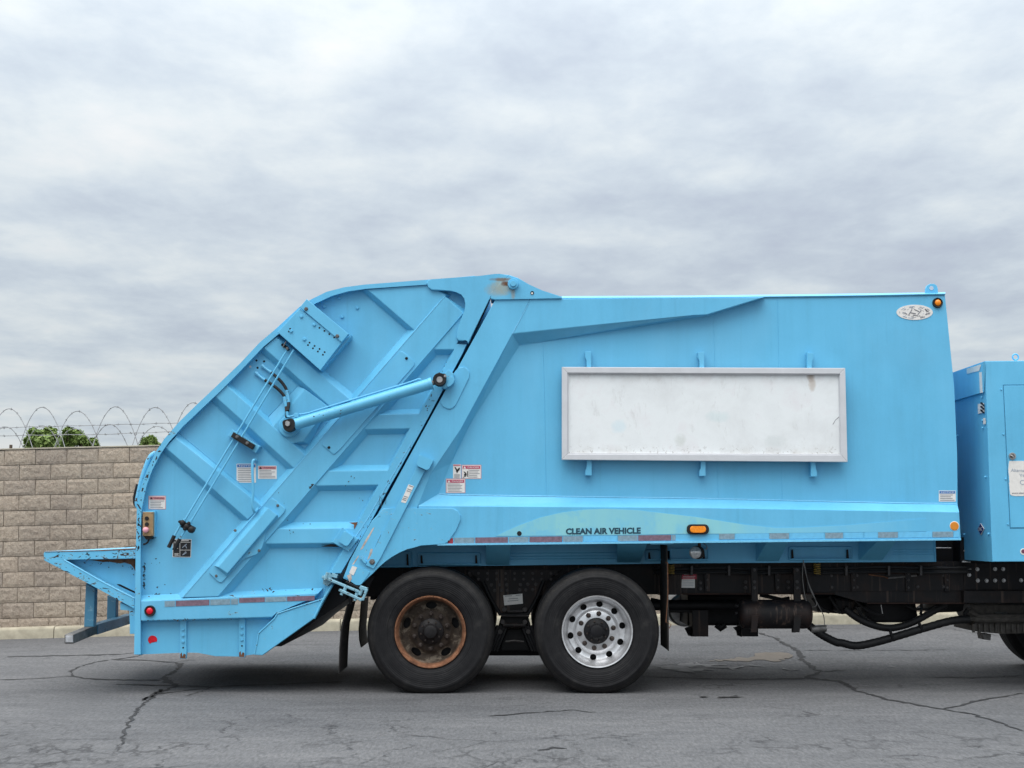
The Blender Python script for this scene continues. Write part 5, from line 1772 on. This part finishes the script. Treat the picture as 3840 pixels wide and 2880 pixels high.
# springs of the body mounts
for cx, y0, y1 in ((40, 410, 495), (1386, 397, 498)):
    pts = []
    for k in range(64):
        a = k * 2 * math.pi / 10.5
        p = P(*V('K', (cx, y0 + (y1 - y0) * k / 63)), D_FR - .09)
        pts.append(p + Vector((math.cos(a) * .028, math.sin(a) * .028, 0)))
    s_ = tube('mount_spring', pts, .0042, yellow_spring, truck, 6)
    ptube('mount_bolt', V('K', (cx, y0 - 90), (cx, y1 + 16)), D_FR - .09, .012, black, s_, 8)
prism('mount_plate', V('K', (1285, 380), (1515, 380), (1500, 670), (1290, 670)), D_FR - .03, D_FR, frame_mat, frame, .004)
prism('mount_plate', V('K', (-80, 390), (145, 390), (135, 690), (-80, 690)), D_FR - .03, D_FR, frame_mat, frame, .004)

# cables, clips and cross brackets along the rail
for dy, r_, d_ in ((10, .012, .055), (20, .009, .05), (27, .011, .06)):
    ptube('rail_cable', [(2450, 2120 + dy), (2560, 2123 + dy), (2700, 2118 + dy), (2820, 2124 + dy), (2960, 2119 + dy), (3100, 2122 + dy), (3300, 2116 + dy), (3480, 2120 + dy), (3640, 2118 + dy)], D_FR - d_, r_, black_rubber, frame, 8, 3)
for cx in (2590, 2730, 2880, 3170, 3330, 3450):
    prism('cable_clip', [(cx, 2122), (cx + 9, 2122), (cx + 9, 2158), (cx, 2158)], D_FR - .085, D_FR, rivet_mat, frame, .003)
for cx in (2640, 2905, 3190, 3395, 3540):
    prism('rail_bracket', [(cx, 2135), (cx + 22, 2135), (cx + 22, 2218), (cx + 4, 2218)], D_FR - .03, D_FR, frame_mat, frame, .003)
    for yy in (2150, 2175, 2204):
        bolt(cx + 12, yy, D_FR - .032, 3.6, rivet_mat, frame, 'rivet', 8)
for x0_ in range(1760, 2080, 34):
    for yy in (2150, 2172):
        bolt(x0_, yy, D_FR - .062, 4.2, rivet_mat, frame, 'rivet', 8)
for a_ in (V('K', (1345, 720), (1390, 780), (1440, 830), (1500, 850)), V('K', (1500, 700), (1560, 800), (1600, 860)), V('L', (300, 880), (380, 960), (520, 1040), (640, 1060)), V('L', (900, 960), (1000, 1000), (1140, 990), (1240, 960)),
           V('L', (1060, 940), (1065, 1000), (1050, 1060)), V('L', (330, 970), (400, 1080), (450, 1100))):
    ptube('brake_line', a_, 12.36, .013, black_rubber, truck, 8, 3)
prism('light_bracket', V('L', (350, 975), (436, 975), (432, 1060), (400, 1062)), 12.6, 12.7, grey_steel, truck, .004)
for a_ in (V('J', (1820, 610), (1960, 640)), V('K', (20, 835), (240, 838)), V('K', (860, 690), (1000, 720), (1060, 735), (1130, 720))):
    ptube('brake_line', a_, 12.5, .018, black_rubber, truck, 8, 2)

# air tank with straps
D_TK = 12.04
tc0, tc1 = P(*V('K', (655, 868)), D_TK), P(*V('K', (1338, 868)), D_TK)
tr = 131 * .40687 * D_TK / FPX
bm = bmesh.new()
tp = []
for t, rr in ((0, .25), (.012, .6), (.035, .86), (.075, .985), (.1, 1), (.9, 1), (.925, .985), (.965, .86), (.988, .6), (1, .25)):
    tp.append((t, rr))
pts_ = [tc0.lerp(tc1, t) for t, _ in tp]
add_tube(bm, pts_, lambda q: tr, 28)
bm.verts.ensure_lookup_table()
for i, (t, rr) in enumerate(tp):
    for k in range(28):
        v = bm.verts[i * 28 + k]
        v.co = pts_[i] + (v.co - pts_[i]) * rr
tank = obj('air_tank', bm, frame_mat, truck, 40)
for xa, xb, yb in ((778, 842, 885), (1168, 1238, 885)):
    prism('tank_strap', V('K', (xa, 440), (xb - 8, 440), (xb + 6, yb), (xa + 10, yb)), D_FR - .17, D_FR - .14, frame_mat, tank, .004)
    prism('tank_strap', V('K', (xa + 4, yb - 6), (xb + 8, yb - 6), (xb - 12, 1036), (xa, 1036)), D_TK - tr - .012, D_TK - tr + .02, frame_mat, tank, .004)
    for yy in (460, 570, 625, 790, 848):
        bolt(*V('K', ((xa + xb) / 2 - 2, yy)), D_FR - .172, 5, rivet_mat, tank, 'rivet', 8)
ptube('tank_drain', V('K', (1172, 990), (1172, 1036)), D_TK, .02, black, tank, 8)
for y in (795, 862):
    ptube('tank_fitting', V('K', (630, y), (665, y)), D_TK, .018, black, tank, 8)

# drive shaft, cross tubes, boxes and gear behind
ptube('cross_tube', V('J', (1800, 662), (2212, 662)) + [V('K', (640, 782))], 12.5, .048, black, truck, 12)
prism('under_gear', V('K', (195, 690), (800, 690), (720, 975), (195, 972)), 12.7, 13.4, black, truck, .02)
prism('step_box', V('K', (235, 830), (385, 830), (385, 1075), (242, 1075)), 12.45, 12.75, frame_mat, truck, .006)
prism('step_box', V('K', (695, 950), (845, 990), (845, 1074), (700, 1074)), 12.45, 12.75, black, truck, .006)
for a in (V('K', (235, 1000), (190, 1010), (215, 1040), (240, 1045)), V('K', (700, 1000), (632, 1012), (660, 1035), (700, 1050)), V('K', (460, 965), (495, 1000), (540, 965))):
    ptube('linkage', a, 12.6, .03, black, truck, 8)
prism('gear_case', V('K', (1345, 690), (1690, 690), (1850, 780), (1660, 870), (1400, 850)), 12.6, 13.1, black, truck, .03)
prism('gear_case', V('L', (430, 930), (1000, 930), (1030, 1100), (850, 1150), (540, 1150), (430, 1080)), 12.5, 13.0, black, truck, .02)
prism('gear_case', V('L', (1300, 930), (1545, 930), (1535, 1010), (1500, 1030), (1200, 1040), (1180, 1020)), 12.5, 13.0, black, truck, .02)
prism('gear_case', V('L', (100, 870), (330, 900), (280, 1040), (180, 1060), (110, 1020)), 12.4, 12.8, frame_mat, truck, .02)
lamp_h = disc_part('work_light', *V('K', (280, 298)), 11.80, 25, .08, black_rubber, truck, 24, .01)
disc_part('lamp_face', *V('K', (263, 300)), 11.715, 22.5, .012, lamp_glass, lamp_h, 24, .015)
ptube('lamp_bracket', V('K', (300, 205), (302, 250)), 11.82, .014, rust, lamp_h, 8)
ptube('lamp_wire', V('K', (330, 205), (365, 235), (372, 262), (350, 275)), 11.84, .004, steel, lamp_h, 6, 3)

# hoses
def corrugated(name, px, D, r, mat):
    w_ = smooth_line([P(x, y, D) for x, y in px], 10)
    bm = bmesh.new()
    add_tube(bm, w_, lambda t: r * (1 + .05 * math.sin(t * 260)), 12)
    return obj(name, bm, mat, truck, 60)


h1 = corrugated('coolant_hose', V('K', (1300, 960), (1360, 1010), (1440, 1065), (1560, 1125)) + V('L', (170, 1378), (330, 1410), (550, 1370), (800, 1300), (1100, 1210), (1400, 1130), (1600, 1112)), 12.28, .035, black_rubber)
h2 = corrugated('coolant_hose', V('L', (200, 990), (300, 1070), (420, 1140), (560, 1190), (700, 1212), (850, 1188), (1000, 1130), (1200, 1020), (1340, 950)), 12.34, .031, black_rubber)
for a in (V('L', (705, 1225), (720, 1270), (745, 1340)), V('L', (1035, 1150), (1050, 1190), (1085, 1250))):
    ptube('hose_clip', a, 12.25, .014, black, h1, 6)
ptube('hose_tie', V('L', (610, 950), (618, 1000), (626, 1050)), 12.25, .004, steel, h2, 5)
vl = ptube('drain_valve', V('K', (1335, 1010), (1420, 1000), (1470, 1000)), 12.1, .03, grey_steel, truck, 10)
ptube('valve_cord', V('K', (1258, 370), (1290, 520), (1330, 650), (1400, 790), (1445, 880), (1455, 970)), 12.0, .004, grey_steel, vl, 5, 4)
ptube('valve_cord', V('K', (1260, 390), (1252, 520), (1275, 700), (1310, 790), (1355, 800), (1380, 760), (1300, 560), (1270, 400)), 12.0, .004, grey_steel, vl, 5, 4)

# transmission at the right
tmat = plain('cast_grey_housing', (.085, .078, .070), .6, .2, var=.45, scale=20)
tr_ = prism('transmission', V('L', (1610, 945), (2600, 945), (2600, 1270), (1960, 1275), (1780, 1262), (1650, 1245), (1625, 1180), (1700, 1120)), 12.45, 13.0, tmat, truck, .015)
for x in range(1640, 2260, 62):
    prism('casting_rib', V('L', (x, 1165), (x + 22, 1165), (x + 26, 1262), (x + 4, 1262)), 12.425, 12.46, tmat, tr_, .004)
ptube('oil_pipe', V('L', (1560, 1005), (1620, 1030), (1700, 1075), (1800, 1080), (2300, 1075)), 12.38, .022, tmat, tr_, 8)
ptube('oil_pipe', V('L', (1540, 1090), (1700, 1118), (2300, 1115)), 12.38, .024, tmat, tr_, 8)
ptube('oil_pipe', V('L', (1560, 1110), (1555, 1040), (1580, 1005)), 12.36, .02, black_rubber, tr_, 8)
prism('drain_boss', V('L', (1745, 1270), (1845, 1280), (1838, 1350), (1760, 1340)), 12.55, 12.7, grey_steel, tr_, .006)
ptube('casting_rim', V('L', (1890, 1048), (2020, 1048)), 12.43, .016, steel, tr_, 6)

# mud flaps, hung across the axle, seen on edge
def flap(name, px, D0, D1, hang):
    f = prism(name, px, D0, D1, flap_mat, truck, .004)
    if hang:
        ptube('flap_hanger', hang, D0 - .01, .014, frame_mat, f, 8)
    return f


flap('mud_flap', V('G', (985, 900), (996, 900), (968, 1010), (940, 1110), (925, 1300), (916, 1535), (907, 1540), (914, 1300), (930, 1100), (958, 1005)), 11.52, 12.08, V('G', (1015, 830), (1020, 900)))
flap('mud_flap', V('G', (1115, 860), (1125, 860), (1104, 1130), (1108, 1230), (1122, 1297), (1112, 1297), (1097, 1230), (1092, 1130)), 13.0, 13.6, None)
flap('mud_flap', V('J', (1962, 110), (1974, 110), (1980, 400), (1985, 700), (1988, 950), (1989, 1088), (1978, 1080), (1976, 950), (1973, 700), (1968, 400)), 11.55, 12.12, None)
bar('flap_bracket', V('J', (1815, 98)), 11.5, V('J', (2030, 92)), 11.5, .05, .014, weld, truck)
ptube('flap_wire', V('J', (1955, 270), (1975, 270), (1978, 560), (1960, 820), (2008, 840), (1990, 875)), 11.54, .004, rust, truck, 5)
prism('fender_liner', V('G', (1200, 580), (1600, 575), (1500, 600), (1380, 660), (1300, 760), (1240, 860), (1200, 860)), 12.2, 12.9, black, truck, .005)

# ---- wheels
def boolean_cut(bm_a, bm_b):
    a = bpy.data.meshes.new('a')
    bm_a.to_mesh(a)
    b = bpy.data.meshes.new('b')
    bm_b.to_mesh(b)
    oa, ob = bpy.data.objects.new('a', a), bpy.data.objects.new('b', b)
    C.objects.link(oa)
    C.objects.link(ob)
    md = oa.modifiers.new('cut', 'BOOLEAN')
    md.operation = 'DIFFERENCE'
    md.object = ob
    md.solver = 'EXACT'
    dg = bpy.context.evaluated_depsgraph_get()
    me = bpy.data.meshes.new_from_object(oa.evaluated_get(dg))
    out = bmesh.new()
    out.from_mesh(me)
    for o in (oa, ob):
        d = o.data
        bpy.data.objects.remove(o)
        bpy.data.meshes.remove(d)
    bpy.data.meshes.remove(me)
    bm_a.free()
    bm_b.free()
    return out


TYRE = [(.292, .035), (.300, .012), (.315, .004), (.34, -.006), (.352, -.006), (.355, -.010), (.38, -.014), (.41, -.016), (.440, -.013), (.446, -.016), (.462, -.012), (.468, -.007), (.487, .004), (.502, .022),
        (.512, .038), (.517, .052), (.5175, .085), (.508, .088), (.508, .096), (.5180, .099), (.5185, .135), (.509, .138), (.509, .146), (.5185, .149), (.5180, .185), (.508, .188), (.508, .196), (.5175, .199),
        (.517, .23), (.500, .262), (.46, .29), (.40, .296), (.34, .288), (.292, .25)]


def tyre_bm(c, scale):
    bm = bmesh.new()
    add_lathe(bm, [(r if r < .30 else .30 + (r - .30) * scale, y) for r, y in TYRE], (0, 0, 0), 96, True)
    for v in bm.verts:
        zz = c.z + v.co.z
        if zz < .002:
            v.co.z = .002 - c.z
        elif zz < .05:                                # the wall bulges a little where the load presses
            v.co.z += (.05 - zz) * .0
        v.co += c
    return bm


def wheel(px, py, D, steel_wheel, scale):
    c = P(px, py, D)
    y_in = .33
    # rim and disc in one turned piece
    prof = [(.292, .012), (.297, .002), (.293, -.004), (.284, -.002), (.278, .012), (.268, .030), (.262, .058), (.254, .075), (.248, .110), (.236, .125), (.205, .135), (.185, .130), (.172, .118), (.160, .112),
            (.09, .112), (.09, .150), (.17, .150), (.21, .165), (.262, .165), (.275, .12), (.283, .05), (.290, .03)]
    bm = bmesh.new()
    add_lathe(bm, prof, (0, 0, 0), 80, True)
    bmesh.ops.recalc_face_normals(bm, faces=bm.faces)
    cut = bmesh.new()
    nh = 5 if steel_wheel else 10
    for k in range(nh):
        a = 2 * math.pi * (k + (.25 if steel_wheel else .30)) / nh
        rr, ru, rv = (.213, .030, .047) if steel_wheel else (.221, .026, .028)
        cx, cz = rr * math.cos(a), rr * math.sin(a)
        ring0, ring1 = [], []
        for j in range(18):
            b = 2 * math.pi * j / 18
            u, v = ru * math.cos(b), rv * math.sin(b)
            x = cx + u * math.cos(a) - v * math.sin(a)
            z = cz + u * math.sin(a) + v * math.cos(a)
            ring0.append(cut.verts.new((x, .05, z)))
            ring1.append(cut.verts.new((x, .30, z)))
        cut.faces.new(ring0)
        cut.faces.new(ring1[::-1])
        for j in range(18):
            cut.faces.new((ring0[j], ring1[j], ring1[(j + 1) % 18], ring0[(j + 1) % 18]))
    bmesh.ops.recalc_face_normals(cut, faces=cut.faces)
    bm = boolean_cut(bm, cut)
    for v in bm.verts:
        v.co += c
    wh = obj('wheel', bm, rusty_rim if steel_wheel else alloy, truck, 32, center=c)
    wh['label'] = 'rusty brown steel wheel' if steel_wheel else 'bright silver alloy wheel'
    obj('tyre', tyre_bm(c, scale), tyre_mat, wh, 40, center=c)
    c2 = c + Vector((0, .33, 0))
    obj('inner_tyre', tyre_bm(c2, scale), tyre_mat, wh, 40, center=c2)
    lathe('brake_drum', [(0, .2), (.24, .2), (.24, .5), (0, .5)], c, black, wh, 32)
    hubm = plain('greasy_hub', (.010, .009, .010), .5, var=.5, scale=30, spec=.25) if steel_wheel else black
    lathe('hub', [(0, .020), (.030, .018), (.052, .026), (.060, .045), (.072, .060), (.098, .068), (.108, .080), (.108, .118), (.0, .118)], c, hubm, wh, 36)
    nutm = plain('dark_nut', (.030, .020, .016), .55, .2, var=.5, scale=40)
    for k in range(10):
        a = 2 * math.pi * (k + (.5 if steel_wheel else .27)) / 10
        q = c + Vector((math.cos(a) * .1435, .108, math.sin(a) * .1435))
        key = ('lug', steel_wheel)
        if key in BOLTS:
            link_copy(BOLTS[key], q, wh)
        else:
            b_ = bmesh.new()
            add_lathe(b_, [(0, -.034), (.010, -.034), (.014, -.030), (.0165, -.028), (.0175, -.004), (.021, -.003), (.021, .008), (0, .008)], (0, 0, 0), 12)
            o = obj('lug_nut', b_, nutm, None, 30, center=Vector((0, 0, 0)))
            attach(o, q, wh)
            BOLTS[key] = o
    for k in range(8):
        a = 2 * math.pi * (k + .3) / 8
        q = c + Vector((math.cos(a) * .083, .062, math.sin(a) * .083))
        key = ('hubbolt', steel_wheel)
        if key in BOLTS:
            link_copy(BOLTS[key], q, wh)
        else:
            b_ = bmesh.new()
            add_lathe(b_, [(0, -.012), (.007, -.012), (.008, .01), (0, .01)], (0, 0, 0), 6)
            o = obj('hub_bolt', b_, nutm, None, 30, center=Vector((0, 0, 0)))
            attach(o, q, wh)
            BOLTS[key] = o
    return wh, c


D_W = 11.46
wr, cr = wheel(*V('G', (1753, 1155)), D_W, True, 1.045)
wf, cf = wheel(*V('J', (1327, 907)), D_W, False, 1.0)
rim_rear_plain = plain('plain_dark_rim', (.05, .05, .05), .6, .3, var=.4)
for c, sc_ in ((cr, 1.045), (cf, 1.0)):
    for yy in (13.35, 13.68):
        c3 = Vector((c.x, yy - .15, c.z))
        t_ = obj('tyre', tyre_bm(c3, sc_), tyre_mat, truck, 40, center=c3)
        lathe('rim', [(.29, .05), (.25, .10), (.2, .15), (0, .15)], c3, rim_rear_plain, t_, 32)
    tube('axle', [Vector((c.x, 11.9, c.z)), Vector((c.x, 13.5, c.z))], .09, black, truck, 12)
# front steer wheels, mostly outside the picture
cxf = P(3952, 2307, 13.5).x
for yy, ro in ((13.45, 1), (11.50, 0)):
    c3 = Vector((cxf, yy, .512))
    t_ = obj('tyre', tyre_bm(c3, 1.0), tyre_mat, truck, 40, center=c3)
    lathe('rim', [(.293, .012), (.297, .0), (.27, .03), (.25, .06), (.19, .05), (.12, .0), (0, -.02), (0, .1), (.29, .1)], c3, alloy, t_, 40)
tube('axle', [Vector((cxf, 11.7, .5)), Vector((cxf, 13.5, .5))], .07, black, truck, 12)
# far-side wheel rim, a silver drum seen through the frame
lathe('far_wheel_rim', [(0, 0), (.14, 0), (.16, .02), (.16, .5), (0, .5)], P(*V('K', (165, 830)), 13.3), steel, truck, 28)

# ---- gas cylinder cabinet behind the cab
D_CB = 11.40
cab = prism('fuel_cabinet', [(3694, 1354), (5200, 1336), (5200, 2100), (3722, 2106.5), (3718, 2014)], D_CB, 13.8, blue, truck, .006)


def side_pt(px, py):
    """point of the cabinet's rear-facing side seen at a photo pixel"""
    x, y, z = ray(px, py)
    X0 = P(3706, 1700, D_CB).x - .0012
    t = X0 / x
    return Vector((x * t, y * t, CAMZ + z * t))


# its lower part is open: a dark recess panel closes it below the rear side sheet
def side_sheet(name, px, off, mat, thick=.004):
    bm = bmesh.new()
    q = [side_pt(x, y) + Vector((-off, 0, 0)) for x, y in px]
    f = [bm.verts.new(p) for p in q]
    b = [bm.verts.new(p + Vector((thick, 0, 0))) for p in q]
    bm.faces.new(f)
    bm.faces.new(b[::-1])
    for i in range(len(q)):
        j = (i + 1) % len(q)
        bm.faces.new((f[i], b[i], b[j], f[j]))
    return obj(name, bm, mat, cab)


side_sheet('cabinet_hood', [(3560, 1407), (3696, 1358), (3692, 1471), (3560, 1510)], .018, blue, .016)
side_sheet('white_strip', V('M', (1450, 1412), (1645, 1352), (1645, 1375), (1625, 1440), (1455, 1482)), .021, white_decal)
side_sheet('white_strip', V('N', (1412, -20), (1455, -24), (1470, 365), (1428, 370)), .021, white_decal)
side_sheet('vent_plate', V('N', (1352, 578), (1462, 560), (1470, 740), (1356, 762)), .006, white_decal)
for k in range(3):
    side_sheet('vent_slot', V('N', (1405, 545 + 68 * k), (1432, 545 + 68 * k), (1472, 592 + 68 * k), (1472, 625 + 68 * k), (1408, 570 + 68 * k)), .009, black)
side_sheet('white_strip', V('N', (1452, 845), (1488, 842), (1494, 955), (1456, 962)), .006, white_decal)
side_sheet('fuel_diamond', V('O', (1404, 1318), (1470, 1422), (1411, 1540), (1346, 1432)), .006, white_decal)
side_sheet('fuel_diamond_face', V('O', (1404, 1330), (1463, 1422), (1411, 1528), (1353, 1432)), .008, navy_decal)
text_px('fuel_lettering', 'CNG', [V('O', (1374, 1398)), V('O', (1444, 1393)), V('O', (1374, 1460))], 0, white_decal, cab, .02, to_world=lambda x, y: side_pt(x, y) + Vector((-.0125, 0, 0)))
for v in V('N', (1090, 395), (1412, 300), (1428, 450), (1438, 890), (1443, 1030), (968, 1175)) + V('O', (1492, 445), (1092, 1530), (1550, 1520)):
    c = side_pt(*v)
    bm = bmesh.new()
    bmesh.ops.create_uvsphere(bm, u_segments=8, v_segments=6, radius=.011)
    for q in bm.verts:
        q.co += c - Vector((.004, 0, 0))
    obj('rivet', bm, blue, cab, 60)
# front door with its gap, rivets, latch and torn sticker
door = prism('cabinet_door', [(3764, 1446), (5100, 1432), (5100, 1972), (3790, 1978.5)], D_CB - .004, D_CB + .01, blue, cab, .003)
prism('door_gap', [(3761, 1442.5), (5104, 1428), (5104, 1975), (3787, 1982)], D_CB - .0015, D_CB + .01, plain('gap_blue', (.02, .16, .30), .6, var=.1), cab, 0)
for v in V('N', (1783, 305), (1822, 1150)) + V('O', (1866, 485), (1910, 1335)) + [(3790 + 60, 1440)]:
    bolt(v[0], v[1], D_CB, 3.4, blue, cab, 'rivet', 10)
lt = disc_part('door_latch', *V('N', (1988, 1560)), D_CB - .005, 13.5, .012, steel, truck, 24)
disc_part('latch_cup', *V('N', (1990, 1558)), D_CB - .018, 9.5, .002, grey_steel, lt, 20)
ptube('latch_handle', V('N', (1955, 1545), (1985, 1555), (2010, 1590)), D_CB - .023, .006, steel, lt, 6)
stick = prism('torn_notice', V('O', (1935, 145), (2500, 140), (2500, 800), (2060, 806), (1985, 795), (1950, 770), (1938, 640), (1930, 560), (1940, 545), (1926, 400), (1918, 300), (1925, 215)), D_CB - .0065, D_CB - .002, white_decal, cab, 0)
text_px('notice_lettering', 'Alterna', [V('O', (1966, 285)), V('O', (2225, 292)), V('O', (1966, 345))], D_CB - .0085, faint_print, cab, .01)
text_px('notice_lettering', 'Ve', [V('O', (2125, 380)), V('O', (2222, 382)), V('O', (2125, 436))], D_CB - .0085, faint_print, cab, .01)
text_px('notice_lettering', 'C', [V('O', (2135, 500)), V('O', (2225, 500)), V('O', (2135, 590))], D_CB - .0085, faint_print, cab, .0)
text_px('notice_lettering', 'www.clean', [V('O', (1984, 730)), V('O', (2228, 728)), V('O', (1984, 765))], D_CB - .0085, grey_print, cab, .015)
disc_part('round_sticker', *V('L', (2205, 355)), D_CB - .001, 12, .002, white_decal, cab, 20)
disc_part('round_sticker_print', *V('L', (2205, 352)), D_CB - .003, 8, .001, plain('maroon_print', (.12, .03, .06), .5, var=.3), cab, 16)
ec = P(3808, 1339, 11.55)
bm = bmesh.new()
ring_r = 11 * 11.55 / FPX
add_tube(bm, [ec + Vector((math.cos(a * math.pi / 12) * ring_r, 0, math.sin(a * math.pi / 12) * ring_r)) for a in range(25)], .007, 8, False)
obj('eye_bolt', bm, blue, cab, 60)
ptube('eye_shank', [(3808, 1350), (3808, 1358)], 11.55, .01, blue, cab, 8)
